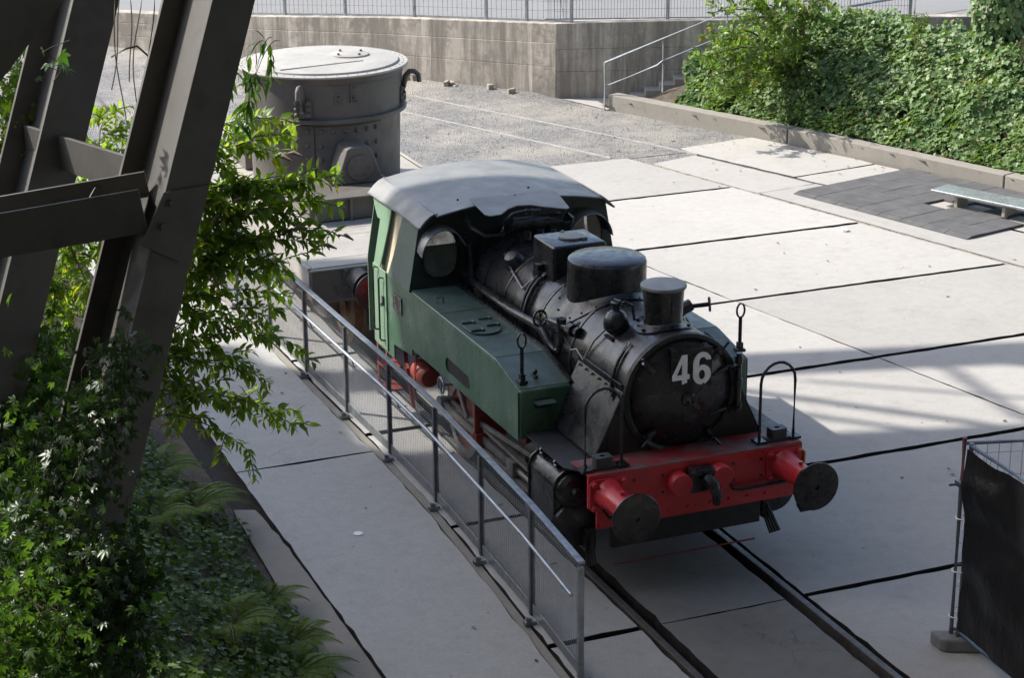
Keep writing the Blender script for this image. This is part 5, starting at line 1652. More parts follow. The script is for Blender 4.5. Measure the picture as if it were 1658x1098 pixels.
# brace running back from column to column
MB().bar(V((-5.70, -0.19, 4.82)), V((-5.198, -1.692, 4.849)), 0.24, 0.03, side=(0, 0, 1)).build("rear_brace", TM, tre, bevel=0.004)
# gusset plates with bolts at the node
node = c1a + d1 * ((4.80 - c1a.z) / d1.z)
fn = -m1
for s, poly in ((0.018, [(-0.22, -0.22), (0.06, -0.26), (0.13, 0.24), (-0.16, 0.12)]),):
    base = node + fn * (0.014 + 0.004)
    g = MB().plate([poly], lambda a, b: base - l1 * (a * (1 if l1.x < 0 else -1)) + a1 * b, fn * 0.014).build("gusset_plate", TM, tre, bevel=0.003)
    for a, b in ((-0.10, 0.07), (-0.12, -0.08)):
        c = base - l1 * (a * (1 if l1.x < 0 else -1)) + a1 * b + fn * 0.014
        MB().cyl(c, c + fn * 0.022, 0.022, 6).build("bolt", TM, g)
base = node + m1 * 0.56 - a1 * 0.0
g = MB().plate([[(-0.36, -0.14), (-0.10, -0.14), (0.0, 0.24), (-0.30, 0.06)]], lambda a, b: base - l1 * (a * (1 if l1.x < 0 else -1)) + a1 * b, fn * 0.014).build("gusset_plate", TM, tre, bevel=0.003)

# ================================================================== OVERHEAD GANTRY (unseen, above the frame; added to throw the shade)
ZG = 18.0
SH = V((S.x, S.y, 0)) * (ZG / S.z)
br = empty("shade_gantry", (-12, 12, 0), "unseen gantry above the yard with its form guessed to cast shade", "gantry")
B = lambda mb, name, **k: mb.build(name, TM, br, **k)
ge = V((0.9606, -0.278, 0))
gn = V((0.278, 0.9606, 0))
def gp(s, off): return SH + ge * s + gn * off          # off: distance along gn through the origin of the shadow plane
E1o, E2o = 4.12, -3.95
def gdeck(s0, s1, o0, o1, z, th, name):
    q = [gp(s0, o0), gp(s1, o0), gp(s1, o1), gp(s0, o1)]
    return B(MB().add([(p.x, p.y, zz) for zz in (z, z + th) for p in q], [(3, 2, 1, 0), (4, 5, 6, 7), (0, 1, 5, 4), (1, 2, 6, 5), (2, 3, 7, 6), (3, 0, 4, 7)]), name)
edge = [(-25, 6.0), (-9, -1.2), (-4.6, -1.65), (-2.2, -1.5), (-1.2, -1.7), (0.2, -2.0), (1.7, -2.8), (6, -5.0), (36, -16)]  # near edge shaped to leave the bush in sun
far = [ge * 38 + gn * E1o, ge * -27 + gn * E1o]
poly = [V((p[0], p[1], 0)) for p in edge] + far
B(MB().plate([[(p.x + SH.x, p.y + SH.y) for p in poly]], lambda a, b: (a, b, ZG), (0, 0, 0.15)), "gantry_deck")
B(MB().plate([[(p.x + SH.x, p.y + SH.y) for p in (V((-1.95, 4.75, 0)), V((-1.72, 6.4, 0)), V((-1.62, 7.7, 0)), V((-2.1, 8.1, 0)), V((-2.3, 9.0, 0)), V((-3.4, 8.8, 0)), V((-14, 12.4, 0)), V((-14, 8.2, 0)))]], lambda a, b: (a, b, ZG + 0.16), (0, 0, 0.1)), "walkway_shade_panel")  # added unseen panel, shaped to shade the far walkway
gdeck(-24, 38, 6.12, 6.80, ZG, 0.25, "edge_girder")
for (ax_, ay_), (bx_, by_), wd in (((2.35, 5.45), (4.7, 3.0), 0.15), ((2.2, 4.9), (3.9, 3.15), 0.12), ((3.6, 5.0), (6.4, 2.9), 0.07), ((6.2, 4.5), (9.5, 1.6), 0.15), ((8.6, 3.7), (6.9, 2.2), 0.12), ((-3.3, 7.0), (-1.5, 4.7), 0.14), ((-4.8, 7.5), (-2.3, 5.0), 0.12), ((-2.2, 6.7), (-2.6, 5.0), 0.12),
                                 ((-9.0, 9.0), (-6.0, 6.1), 0.15), ((-6.0, 8.0), (-9.0, 7.0), 0.15), ((13.0, 2.6), (16, -0.4), 0.15), ((-14.0, 10.5), (-11.0, 7.6), 0.15), ((20, 0.6), (23, -2.5), 0.15), ((5.4, 4.85), (5.2, 2.9), 0.10), ((11.5, 3.0), (11.0, 1.2), 0.10)):
    B(MB().bar(SH + V((ax_, ay_, ZG + 0.07)), SH + V((bx_, by_, ZG + 0.07)), wd, 0.10), "lattice_bar")
for s in (-23, 37):
    for o_ in (E2o + 0.5, 6.4):
        B(MB().bar(gp(s, o_) + V((0, 0, -0.1)), gp(s, o_) + V((0, 0, ZG - 0.002)), 0.4, 0.4), "gantry_leg")

# added out of view to block sky and bounce light: hall behind the viewpoint
blocker = empty("rear_blocker", (-2, -22, 0), "unseen added grey hall standing behind the viewpoint", "light blocker")
for k in range(12):
    x0 = -45 + k * 7
    MB().box((x0 + 3.48, -20.4 + 0.05 * (k % 2), 12), (6.96, 0.25, 24)).build("wall_panel", M["blocker"], blocker)
MB().box((-3, -26, 24.2), (86, 12, 0.4)).build("roof", M["blocker"], blocker)
# platform overhead added out of view to block sky light
plat = empty("sky_blocker_deck", (-3, -12, 10.2), "unseen platform deck added overhead to block sky light", "platform")
for k in range(9):
    MB().box((-26 + 5 * k + 2.49, -10.9, 10.3), (4.98, 18.6, 0.2)).build("deck_panel", M["blocker"], plat)
for y in (-19, -12, -4.0):
    MB().box((-3.5, y, 10.0), (45, 0.3, 0.38)).build("deck_beam", M["blocker"], plat)

# ================================================================== VEGETATION
LANCE_V = np.array([(0, 0, 0), (.14, .33, .04), (0, .33, 0), (-.14, .33, .04), (.10, .68, .0), (0, .68, -.05), (-.10, .68, 0), (0, 1, -.16)], float)
BUD_V = LANCE_V * np.array([1.4, 1, 1.2])
PINNA_V = LANCE_V * np.array([0.55, 1, 0.6])
LANCE_F = [(0, 1, 2), (0, 2, 3), (1, 4, 5, 2), (2, 5, 6, 3), (4, 7, 5), (5, 7, 6)]
OVAL_V = np.array([(0, 0, 0), (.26, .28, .05), (0, .3, 0), (-.26, .28, .05), (.22, .66, .02), (0, .68, -.04), (-.22, .66, .02), (0, 1, -.12)], float)
IVY_V = np.array([(0, .32, -.05), (0, 0, 0), (.36, -.06, .03), (.33, .25, .02), (.50, .52, .03), (.2, .62, 0), (0, 1, -.06), (-.2, .62, 0), (-.50, .52, .03), (-.33, .25, .02), (-.36, -.06, .03)], float)
IVY_F = [(0, i, i + 1) for i in range(1, 10)] + [(0, 10, 1)]
SIMPLE_V = np.array([(0, .4, -.05), (0, 0, 0), (.40, .15, .03), (.40, .58, .02), (0, 1, -.08), (-.40, .58, .02), (-.40, .15, .03)], float)
SIMPLE_F = [(0, i, i + 1) for i in range(1, 6)] + [(0, 6, 1)]


def palmate():
    vs, fs = [], []
    for a, s in ((-70, .62), (-36, .85), (0, 1.0), (36, .85), (70, .62)):
        t = math.radians(a)
        k = len(vs)
        for x, y, z in ((0, .06, 0), (.17, .5, .03), (0, .5, -.02), (-.17, .5, .03), (0, 1, -.15)):
            x, y = x * s, y * s
            vs.append((x * math.cos(t) + y * math.sin(t), -x * math.sin(t) + y * math.cos(t), z))
        fs += [(k, k + 1, k + 2), (k, k + 2, k + 3), (k + 1, k + 4, k + 2), (k + 2, k + 4, k + 3)]
    return np.array(vs, float), fs


PALM_V, PALM_F = palmate()


def unit(a): return a / np.maximum(np.linalg.norm(a, axis=1, keepdims=True), 1e-9)


def leaf_mesh(name, P, D, Nn, size, tv, tf, mat, parent=None, kind="stuff"):
    """one mesh of leaves: P base points, D leaf directions, Nn leaf normals"""
    P, D, Nn = np.asarray(P, float), unit(np.asarray(D, float)), np.asarray(Nn, float)
    X = unit(np.cross(D, Nn))
    Z = np.cross(X, D)
    n, m = len(P), len(tv)
    size = np.broadcast_to(np.asarray(size, float), (n,))
    loc = tv[None, :, :] * size[:, None, None]
    W_ = loc[:, :, 0:1] * X[:, None, :] + loc[:, :, 1:2] * D[:, None, :] + loc[:, :, 2:3] * Z[:, None, :] + P[:, None, :]
    vs = W_.reshape(-1, 3)
    c = (vs.min(0) + vs.max(0)) / 2
    vs = vs - c
    loops = np.concatenate([np.array(f) for f in tf])
    lens = np.array([len(f) for f in tf])
    nl = len(loops)
    allv = (loops[None, :] + (np.arange(n) * m)[:, None]).reshape(-1)
    starts = (np.concatenate([[0], np.cumsum(lens)[:-1]])[None, :] + (np.arange(n) * nl)[:, None]).reshape(-1)
    me = bpy.data.meshes.new(name)
    me.vertices.add(len(vs))
    me.vertices.foreach_set("co", vs.astype(np.float32).reshape(-1))
    me.loops.add(len(allv))
    me.loops.foreach_set("vertex_index", allv.astype(np.int32))
    me.polygons.add(n * len(tf))
    me.polygons.foreach_set("loop_start", starts.astype(np.int32))
    me.update(calc_edges=True)
    me.validate()
    me.materials.append(mat)
    o = link(name, me, V(c), parent)
    if kind: o["kind"] = kind
    return o


def rnd(n, s=1.0): return rng.normal(0, s, (n, 3))


# ---------------------------------------------------------------- left slope
def lz(x, y):
    e = -3.56 + 0.10 * noise.noise(V((y * 0.9, 3.1, 0)))
    d = max(0.0, e - x)
    return -0.03 + 0.62 * d + (0.10 * noise.noise(V((x * 1.3, y * 1.3, 0))) + 0.05 * noise.noise(V((x * 3.5, y * 3.5, 2)))) * min(1, d * 3)


def terrain(name, xs, ys, fn, mat, keep=None):
    bm = bmesh.new()
    g = {}
    for i, x in enumerate(xs):
        for j, y in enumerate(ys): g[i, j] = bm.verts.new((x, y, fn(x, y)))
    for i in range(len(xs) - 1):
        for j in range(len(ys) - 1):
            if keep is None or keep((xs[i] + xs[i + 1]) / 2, (ys[j] + ys[j + 1]) / 2):
                bm.faces.new((g[i, j], g[i + 1, j], g[i + 1, j + 1], g[i, j + 1]))
    for v_ in [v_ for v_ in bm.verts if not v_.link_faces]: bm.verts.remove(v_)
    me = bpy.data.meshes.new(name)
    bm.to_mesh(me)
    bm.free()
    me.shade_smooth()
    me.materials.append(mat)
    o = link(name, me, (0, 0, 0))
    o["kind"] = "structure"
    return o


terrain("left_slope", np.arange(-13, -3.39, 0.2), np.arange(-10, 18.1, 0.3), lambda x, y: lz(x, y) - 0.02, M["earth"])


def ivy_left(n=52000):
    P, D, Nn = [], [], []
    while len(P) < n:
        x, y = random.uniform(-8.0, -3.40), random.uniform(-5.5, 9)
        e = -3.62 + 0.20 * noise.noise(V((y * 1.7, 9.1, 0))) + (0.05 if y < 3.5 else -0.25)
        if x > e: continue
        lump = 0.5 + 0.5 * noise.noise(V((x * 1.8, y * 1.8, 5)))
        z = lz(x, y) + 0.02 + random.random() ** 1.5 * (0.05 + 0.24 * lump)
        P.append((x, y, z))
        a = random.uniform(0, 6.28)
        D.append((0.6 + 0.8 * math.cos(a), 0.8 * math.sin(a) - 0.2, random.uniform(-0.7, 0.1)))
        Nn.append((0.45, -0.25, 1.0))
    Nn = np.array(Nn) + rnd(n, 0.38)
    o = leaf_mesh("ivy_ground_cover", P, D, Nn, rng.uniform(0.038, 0.072, n), IVY_V, IVY_F, M["ivy"])
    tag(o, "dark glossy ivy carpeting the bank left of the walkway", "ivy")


ivy_left()


# ---------------------------------------------------------------- shrubs
def curve_pts(a, b, lift, n=10, sag=0.0):
    a, b = V(a), V(b)
    m = a.lerp(b, 0.32)
    m.z = max(a.z, b.z) + lift
    out = []
    for k in range(n + 1):
        t = k / n
        p = a * (1 - t) ** 2 + m * (2 * t * (1 - t)) + b * t * t
        p += V((noise.noise(p * 1.7), noise.noise(p * 1.7 + V((7, 0, 0))), noise.noise(p * 1.7 + V((0, 9, 0))))) * 0.05
        p.z -= sag * t ** 3
        out.append(p)
    return out


def shrub(name, label, cat, root, tips, mat, leaf=0.12, tv=LANCE_V, tf=LANCE_F, lift=0.5, twigs=16, twig_len=0.35, node=0.045, start=0.35, droop=0.5, stem_r=0.014, sub=0, group=None, flowers=0.0):
    e = empty(name, root, label, cat, group)
    st = MB()
    P, D, Nn, Sz = [], [], [], []
    FL = []
    def leaves_on(pts):
        acc = 0.0
        for a, b in zip(pts[:-1], pts[1:]):
            d = b - a
            ln = d.length
            if ln < 1e-5: continue
            t = d.normalized()
            s, u_ = perp(t)
            while acc < ln:
                p = a + t * acc
                an = random.uniform(0, math.pi)
                for q in (0, math.pi):
                    w = s * math.cos(an + q) + u_ * math.sin(an + q)
                    dv = t * random.uniform(0.3, 0.8) + w + V((0, 0, -droop * random.random()))
                    P.append(p)
                    D.append(dv)
                    Nn.append(V((random.gauss(0, .45), random.gauss(0, .45), 1.0 + random.gauss(0, .3))))
                    Sz.append(leaf * random.uniform(0.6, 1.15))
                acc += node * random.uniform(0.75, 1.3)
            acc -= ln
    for tip in tips:
        r0 = V(root) + V((random.uniform(-.25, .25), random.uniform(-.25, .25), 0))
        pts = curve_pts(r0, tip, lift * random.uniform(0.7, 1.3))
        n = len(pts)
        st.tube(pts, [stem_r * (1.0 - 0.75 * k / (n - 1)) for k in range(n)], 5)
        leaves_on(pts[-3:])
        for k in range(twigs):
            f = start + (1 - start) * (k + random.random()) / twigs
            i = min(n - 2, int(f * (n - 1)))
            p = pts[i].lerp(pts[i + 1], f * (n - 1) - i)
            t = (pts[i + 1] - pts[i]).normalized()
            d = (t * 0.7 + V((random.gauss(0, .7), random.gauss(0, .7), random.gauss(0.1, .45)))).normalized()
            L0 = twig_len * random.uniform(0.5, 1.2) * (1.15 - 0.4 * f)
            tw = [p + d * (L0 * q / 5) + V((0, 0, -droop * 0.35 * L0 * (q / 5) ** 2)) for q in range(6)]
            st.tube(tw, [0.004] * 5 + [0.002], 4)
            leaves_on(tw)
            if random.random() < flowers: FL.append((tw[-1], d))
            for s2 in range(sub):
                q0 = tw[random.randint(1, 4)]
                d2 = (d + V((random.gauss(0, .8), random.gauss(0, .8), random.gauss(0, .5)))).normalized()
                tw2 = [q0 + d2 * (L0 * 0.6 * q / 4) + V((0, 0, -droop * 0.25 * L0 * (q / 4) ** 2)) for q in range(5)]
                st.tube(tw2, 0.0028, 4)
                leaves_on(tw2)
    st.build("stems", M["twig"], e, smooth=60, kind="stuff", recalc=False)
    leaf_mesh("foliage", [tuple(p) for p in P], [tuple(p) for p in D], [tuple(p) for p in Nn], Sz, tv, tf, mat, e)
    for p, d in FL:
        mb = MB().tube([p, p + d * 0.07 + V((0, 0, .01)), p + d * 0.14 - V((0, 0, .02))], [0.013, 0.017, 0.006], 6)
        mb.build("flower_spike", M["flower"], e, smooth=60)
    return e


M["dryweed"] = leaf_mat("dry_weed", (0.16, 0.12, 0.07), (0.26, 0.21, 0.13), 0.2, 0.7)
M["flower"] = mk("faded_flower", (0.17, 0.12, 0.09), 0.9, var=0.4, vs=40)


def at(px, py, t):
    """a point at depth t metres in front of the viewpoint"""
    return CAM_POS + (_f + _r2 * ((px - 829) / FPX) - _u2 * ((py - 549) / FPX)) * t


A_T = [(432, 190, 15.03), (412, 235, 14.90), (455, 218, 15.12), (548, 292, 15.17), (520, 325, 15.12), (498, 298, 15.03), (515, 372, 14.99), (470, 345, 14.99), (440, 300, 15.03), (402, 300, 14.90), (385, 262, 14.90), (362, 335, 14.81), (420, 395, 14.81), (456, 425, 14.81), (402, 440, 14.72), (352, 420, 14.72), (492, 392, 14.90), (345, 480, 14.67), (380, 385, 14.81)]
shrub("butterfly_bush", "tall sunlit butterfly bush arching over the walkway in front of the ladle", "shrub", at(175, 690, 15.0), [at(*q) for q in A_T], M["buddleia"], tv=BUD_V, leaf=0.115, twigs=10, twig_len=0.34, lift=0.25, start=0.55, flowers=0.12, node=0.042, stem_r=0.010)
B_T = [(468, 552, 14.80), (440, 622, 14.71), (402, 600, 14.80), (478, 690, 14.35), (445, 668, 14.44), (400, 725, 14.35), (392, 668, 14.53), (352, 560, 14.89), (420, 520, 14.98), (335, 600, 14.80), (440, 478, 15.16), (462, 505, 15.07), (362, 500, 15.07), (318, 645, 14.53), (470, 450, 15.34)]
shrub("butterfly_bush", "shaded butterfly bush with drooping branches hanging low over the walkway", "shrub", at(150, 760, 14.6), [at(*q) for q in B_T], M["buddleia"], tv=BUD_V, leaf=0.10, twigs=8, twig_len=0.28, lift=0.5, start=0.45, droop=0.9, node=0.036, stem_r=0.009)
C_T = [(190, 178, 15.45), (212, 245, 15.23), (175, 250, 15.14), (225, 300, 15.00), (160, 292, 15.00), (198, 285, 15.32), (215, 205, 15.50), (120, 420, 14.32), (150, 470, 14.32), (110, 520, 14.10), (165, 400, 14.55), (320, 300, 15.68), (90, 470, 13.88)]
shrub("butterfly_bush", "sunlit butterfly bush seen between the two trestle legs", "shrub", at(110, 640, 15.4), [at(*q) for q in C_T], M["buddleia"], tv=BUD_V, leaf=0.10, twigs=9, twig_len=0.28, lift=0.15, start=0.4, flowers=0.1, node=0.034, stem_r=0.009)


# ---------------------------------------------------------------- creeper on the trestle
def creeper(name, label, spots, mat, leaf, n_per, spread, hang=0.6, face=(-0.35, -0.8, 0.4)):
    root = spots[0][0]
    e = empty(name, V((root.x, root.y, root.z)), label, "creeper")
    P, D, Nn, Sz = [], [], [], []
    st = MB()
    for a, b in spots:
        for k in range(max(1, n_per // 60)):
            pts = []
            off = V((random.gauss(0, spread), random.gauss(0, spread * .7), random.gauss(0, spread * .5)))
            for q in range(7):
                p = a.lerp(b, q / 6) + off + V((random.gauss(0, .04), random.gauss(0, .04), random.gauss(0, .03)))
                pts.append(p)
            st.tube(pts, 0.0032, 4)
        for k in range(n_per):
            p = a.lerp(b, random.random()) + V((random.gauss(0, spread), random.gauss(0, spread), random.gauss(0, spread)))
            P.append(tuple(p))
            D.append((random.gauss(0, .6), random.gauss(-.2, .5), -hang + random.gauss(0, .5)))
            Nn.append((face[0] + random.gauss(0, .5), face[1] + random.gauss(0, .5), face[2] + random.gauss(0, .5)))
            Sz.append(leaf * random.uniform(.55, 1.2))
    st.build("stems", M["bark"], e, smooth=60, kind="stuff", recalc=False)
    leaf_mesh("foliage", P, D, Nn, Sz, PALM_V, PALM_F, mat, e)
    return e


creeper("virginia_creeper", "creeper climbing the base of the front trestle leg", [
    (at(95, 1060, 11.5), at(150, 620, 11.8)), (at(40, 1000, 11.6), at(95, 700, 11.9)), (at(150, 1060, 11.6), at(105, 820, 11.6)), (at(205, 1090, 11.8), at(150, 910, 11.6)), (at(120, 760, 11.7), at(205, 555, 11.75)), (at(215, 1000, 12.0), at(190, 890, 11.7))], M["creeper_shade_tone"], 0.075, 300, 0.095)
creeper("virginia_creeper", "thin creeper strand crossing the face of the front trestle leg", [(at(215, 900, 11.65), at(175, 690, 11.75))], M["creeper_shade_tone"], 0.07, 46, 0.07)
creeper("virginia_creeper", "sunlit creeper hanging behind the front trestle leg at left", [
    (at(20, 800, 13.6), at(60, 560, 13.8)), (at(75, 760, 13.6), at(120, 560, 14.0)), (at(20, 720, 13.4), at(130, 640, 14.0)), (at(130, 900, 13.0), at(60, 780, 13.4))], M["creeper"], 0.078, 420, 0.17)
creeper("virginia_creeper", "dark creeper clinging to the rear trestle leg at the upper left", [
    (at(10, 330, 14.2), at(75, 80, 14.2)), (at(0, 230, 14.1), at(50, 90, 14.2)), (at(30, 250, 14.0), at(70, 150, 14.0)), (at(5, 420, 14.2), at(40, 250, 14.2))], M["ivy"], 0.085, 240, 0.10)
creeper("virginia_creeper", "few large creeper leaves in front of the rear trestle leg", [(at(88, 120, 12.2), at(80, 70, 12.2))], M["creeper"], 0.12, 5, 0.035)
shrub("hanging_vine", "vine strand hanging beside the top of the front trestle leg", "vine", at(380, 60, 12.9), [at(402, 170, 12.9), at(388, 200, 13.0), at(412, 140, 12.8)], M["creeper"], leaf=0.13, twigs=3, twig_len=0.12, lift=0.05, start=0.2, droop=3.0, node=0.05, stem_r=0.004)
creeper("virginia_creeper", "mound of bright creeper leaves in the bottom left corner", [
    (at(10, 1090, 11.2), at(120, 900, 11.6)), (at(60, 1090, 11.4), at(40, 920, 11.6)), (at(0, 1000, 11.2), at(90, 1060, 11.2))], M["creeper"], 0.066, 330, 0.16)
creeper("virginia_creeper", "creeper leaves with shade put into their colour above the bottom left corner", [(at(20, 1080, 11.5), at(60, 880, 11.8)), (at(120, 1090, 11.7), at(110, 930, 11.8)), (at(180, 1090, 12.0), at(170, 980, 12.0))], M["creeper_shade_tone"], 0.068, 330, 0.13)


# dead hanging twigs between the legs
tw = MB()
for k in range(5):
    x0 = 185 + k * 14 + random.uniform(-6, 6)
    ph, am, dr = random.uniform(0, 6), random.uniform(2, 7), random.uniform(-2.5, 2.5)
    ln = random.uniform(14, 27)
    pts = [at(x0 + am * math.sin(ph + q * 0.6) + q * dr, -10 + q * ln, 13.0 + 0.1 * k) for q in range(9)]
    tw.tube(pts, 0.004, 4)
tw.tube([at(180, 92, 13), at(205, 78, 13), at(222, 74, 13), at(238, 88, 13), at(246, 100, 13)], 0.007, 5)
tag(tw.build("hanging_twigs", M["bark"], None, smooth=60, recalc=False), "bare dead twigs hanging between the trestle legs", "twigs", None, "stuff")


# ---------------------------------------------------------------- ferns
def fern(root, label, n=12, R=0.45):
    e = empty("fern", root, label, "fern", "ferns on the left bank")
    st = MB()
    P, D, Nn, Sz = [], [], [], []
    for k in range(n):
        a = 2 * math.pi * k / n + random.uniform(-.2, .2)
        d = V((math.cos(a), math.sin(a), 0))
        ln = R * random.uniform(.75, 1.2)
        pts = [V(root) + d * (ln * q / 10) + V((0, 0, ln * (0.95 * q / 10 - 0.85 * (q / 10) ** 2))) for q in range(11)]
        st.tube(pts, [0.004] * 10 + [0.002], 4)
        side = d.cross(V((0, 0, 1)))
        for q in range(3, 30):
            f = q / 30
            i = min(9, int(f * 10))
            p = pts[i].lerp(pts[i + 1], f * 10 - i)
            w = 0.10 * R / 0.45 * math.sin(math.pi * (f ** 0.7)) + 0.015
            for s in (-1, 1):
                P.append(tuple(p))
                D.append(tuple(side * s + d * 0.35 + V((0, 0, -0.12))))
                Nn.append((random.gauss(0, .1), random.gauss(0, .1), 1))
                Sz.append(w)
    st.build("stalks", M["twig"], e, recalc=False, kind="stuff")
    leaf_mesh("fronds", P, D, Nn, Sz, PINNA_V, LANCE_F, M["fern"], e)


for (x, y, R), lab in zip(((-4.05, 4.35, .55), (-3.85, 3.85, .42), (-3.95, 3.3, .50), (-3.72, 1.55, .36), (-3.80, 0.55, .50), (-3.98, -0.15, .55), (-4.35, 0.35, .5), (-4.5, 2.5, .5)),
                          ("pale green fern beside the walkway under the drooping bush", "small fern spreading over the bare soil strip by the walkway", "broad fern on the bank where the edging slab begins", "small fern leaning over the edging slab", "feathery fern at the lower end of the edging slab",
                           "lowest fern on the bank at the bottom of the picture", "fern set back in the ivy behind the lowest ferns", "fern half hidden in the ivy beneath the front trestle leg")):
    fern((x, y, lz(x, y) + 0.05), lab, 11, R)

# ---------------------------------------------------------------- right slope
KX = np.array([p.x for p in KP][::-1])
KY = np.array([p.y for p in KP][::-1])
def kd(x, y): return (x - float(np.interp(y, KY, KX))) * 0.925 - KW
S0 = V((8.50, 19.80, 0))
def rz(x, y):
    d = max(0.0, kd(x, y))
    h = 0.235 + 0.50 * d
    h = min(h, 1.22 + 0.02 * d)
    q = V((x, y, 0)) - S0
    e, s = -q.dot(sn), q.dot(sd)
    if e < 2.5: h = min(h, 0.108 * (max(s, -0.3) / 0.272 + 1) - 0.17 + (0.25 if e < 0.7 else 0.25 + 0.4 * (e - 0.7)) * max(0, e))
    return max(h, 0.10)
def r_ok(x, y): return kd(x, y) > 0.0 and (V((x, y, 0)) - S0).dot(sn) < -0.03 - (0.12 if x < 9.6 else 0)


terrain("right_slope", np.arange(7.8, 20.1, 0.2), np.arange(4, 19.9, 0.2), lambda x, y: rz(x, y) - 0.03, M["earth"], keep=lambda x, y: kd(x, y) > -0.2 and (V((x, y, 0)) - S0).dot(sn) < 0.05)


def ivy_right(n=62000):
    P, D, Nn = [], [], []
    t = 0
    while len(P) < n:
        t += 1
        x, y = random.uniform(8.0, 16.5), random.uniform(6.5, 19.6)
        d = kd(x, y)
        if d < 0.02 + 0.06 * noise.noise(V((x * 2, y * 2, 1))) or not r_ok(x, y): continue
        if d > 3.3: continue
        if d > 2.6 and random.random() < 0.5: continue
        qq = V((x, y, 0)) - S0
        if -qq.dot(sn) < 0.55 and qq.dot(sd) < 1.25 + 0.3 * noise.noise(V((x * 3, y * 3, 7))): continue
        near = math.hypot(x - 8.55, y - 18.75)
        if near < 0.55 + 0.2 * noise.noise(V((x * 3, y * 3, 0))): continue      # bare earth by the stair foot
        lump = 0.5 + 0.5 * noise.noise(V((x * 1.5, y * 1.5, 11)))
        lump2 = 0.5 + 0.5 * noise.noise(V((x * 4, y * 4, 4)))
        grow = min(1.0, (d + 0.03) / 0.9)
        z = rz(x, y) + grow * (0.62 * lump ** 1.5 + 0.26 * lump2 + 0.42 * max(0, noise.noise(V((x * 0.55, y * 0.55, 21))))) * (0.45 + 0.55 * random.random()) + 0.02
        if random.random() < 0.02: z += random.uniform(0.05, 0.22) * grow
        if noise.noise(V((x * 2.3, y * 2.3, 31))) > 0.42 and random.random() < 0.75: continue
        P.append((x, y, z))
        a = random.uniform(0, 6.28)
        D.append((-0.55 + 0.7 * math.cos(a), -0.2 + 0.7 * math.sin(a), random.uniform(-0.8, 0.05)))
        gx = noise.noise(V(((x + .15) * 1.5, y * 1.5, 11))) - noise.noise(V(((x - .15) * 1.5, y * 1.5, 11)))
        gy = noise.noise(V((x * 1.5, (y + .15) * 1.5, 11))) - noise.noise(V((x * 1.5, (y - .15) * 1.5, 11)))
        Nn.append((-0.6 - gx * 1.2, 0.05 - gy * 1.2, 0.85))
    Nn = np.array(Nn) + rnd(n, 0.42)
    o = leaf_mesh("slope_creeper", P, D, Nn, 0.045 + 0.085 * rng.random(n) ** 1.6, IVY_V, IVY_F, M["ivy_lit_tone"])
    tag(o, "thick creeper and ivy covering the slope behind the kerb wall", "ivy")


ivy_right()
R_T = [(1135, 60), (1150, 20), (1185, 40), (1165, 100), (1140, 130), (1200, 90), (1215, 20), (1240, 60), (1180, -5), (1250, 10), (1275, 40), (1300, 20), (1330, 30), (1260, 95), (1225, 130), (1185, 150), (1290, 80), (1145, 165), (1340, 5), (1205, -25), (1270, -30), (1130, 95), (1160, 145)]
shrub("leafy_shrub", "tall leafy shrub with dark stems beside the garden stairs", "shrub", (10.55, 17.35, 1.1), [at(px, py, 34.0 + random.uniform(-.5, .5)) for px, py in R_T], M["shrub"], leaf=0.115, tv=OVAL_V, twigs=13, twig_len=0.5, lift=0.15, start=0.35, stem_r=0.03, node=0.075, droop=0.4)
R2 = [(1385, 25), (1360, 60), (1330, 100), (1410, 60)]
for x, y, lab in ((9.95, 17.05, "low bright shrub covering the foot of the slope by the stairs"), (9.75, 17.9, "small pale shrub at the stair end of the slope")):
    z0 = rz(x, y)
    shrub("low_shrub", lab, "shrub", (x, y, z0), [V((x + random.gauss(0, .28), y + random.gauss(0, .28), z0 + random.uniform(.25, .75))) for k in range(14)], M["shrub"], leaf=0.085, tv=OVAL_V, twigs=12, twig_len=0.28, lift=0.05, start=0.3, stem_r=0.008, node=0.06)
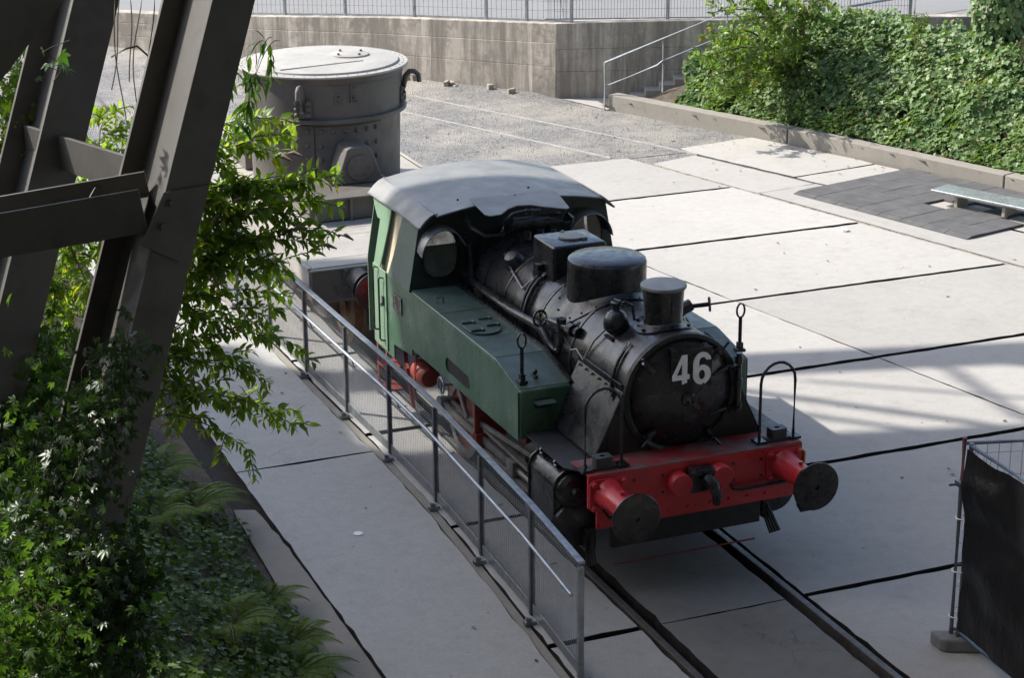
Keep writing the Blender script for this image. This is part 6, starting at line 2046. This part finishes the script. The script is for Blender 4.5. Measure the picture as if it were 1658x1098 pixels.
# pale upright weeds growing out of the creeper
for i, (x, y, h, lab) in enumerate(((11.75, 15.2, .55, "pale feathery weed standing up from the creeper slope"), (12.75, 13.3, .6, "dry brown weed beside the ivy clad trunk"))):
    z0 = rz(x, y) + 0.2
    shrub("tall_weed", lab, "weed", (x, y, z0 - .2), [V((x + random.gauss(0, .12), y + random.gauss(0, .12), z0 + .35 + h * random.uniform(.6, 1))) for k in range(5)], M["fern"] if i == 0 else M["dryweed"], leaf=0.10, twigs=8, twig_len=0.15, lift=0.0, start=0.3, stem_r=0.006, node=0.05)
# ivy-clad trunk at the right edge
tb = V((13.0, 14.6, 1.0))
tree = empty("ivy_clad_tree", tb, "ivy clad tree trunk rising from the slope at the right edge", "tree")
tp = [tb + V((0.02 * k, 0.03 * k, 0.42 * k)) for k in range(10)]
MB().tube([tb - V((0, 0, .3))] + tp, [0.26] + [0.22 - 0.008 * k for k in range(10)], 12).build("trunk", M["bark"], tree, smooth=60)
n = 5200
P = []
D = []
Nn = []
for k in range(n):
    s = random.random() ** 1.15 * 8.5
    i = min(8, int(s))
    p = tp[i].lerp(tp[i + 1], s - i)
    a = random.uniform(0, 6.28)
    r = 0.20 + (0.34 - 0.012 * s) * (0.55 + 0.6 * noise.noise(V((math.cos(a), math.sin(a), s * 0.8)))) + random.uniform(0, .12) + (0.35 * max(0, 1 - s / 2.2))
    P.append((p.x + r * math.cos(a), p.y + r * math.sin(a), p.z))
    D.append((0.4 * math.cos(a) + random.gauss(0, .4), 0.4 * math.sin(a) + random.gauss(0, .4), -0.8))
    Nn.append((math.cos(a) + random.gauss(0, .4), math.sin(a) + random.gauss(0, .4), 0.5 + random.gauss(0, .3)))
leaf_mesh("ivy_crown", P, D, Nn, rng.uniform(.07, .12, n), SIMPLE_V, SIMPLE_F, M["ivy_lit_tone"], tree)

# ---------------------------------------------------------------- fallen leaves
n = 130
P = []
for k in range(n):
    r = random.random()
    if r < 0.40:
        y = random.uniform(9, 16)
        x = float(np.interp(y, KY, KX)) - abs(random.gauss(0, .5)) - 0.06
    elif r < 0.55: x, y = random.uniform(-3.1, -1.7), random.uniform(-1, 9)
    else: x, y = random.uniform(1, 9), random.uniform(1, 15)
    P.append((x, y, 0.02 if r < .55 else 0.012))
o = leaf_mesh("fallen_leaves", P, rnd(n) * np.array([1, 1, 0.1]), np.array([[0, 0, 1.0]] * n) + rnd(n, .25), rng.uniform(.02, .05, n), SIMPLE_V, SIMPLE_F, M["dry_leaf"])
tag(o, "dry fallen leaves strewn along the kerb and over the paving", "leaves")
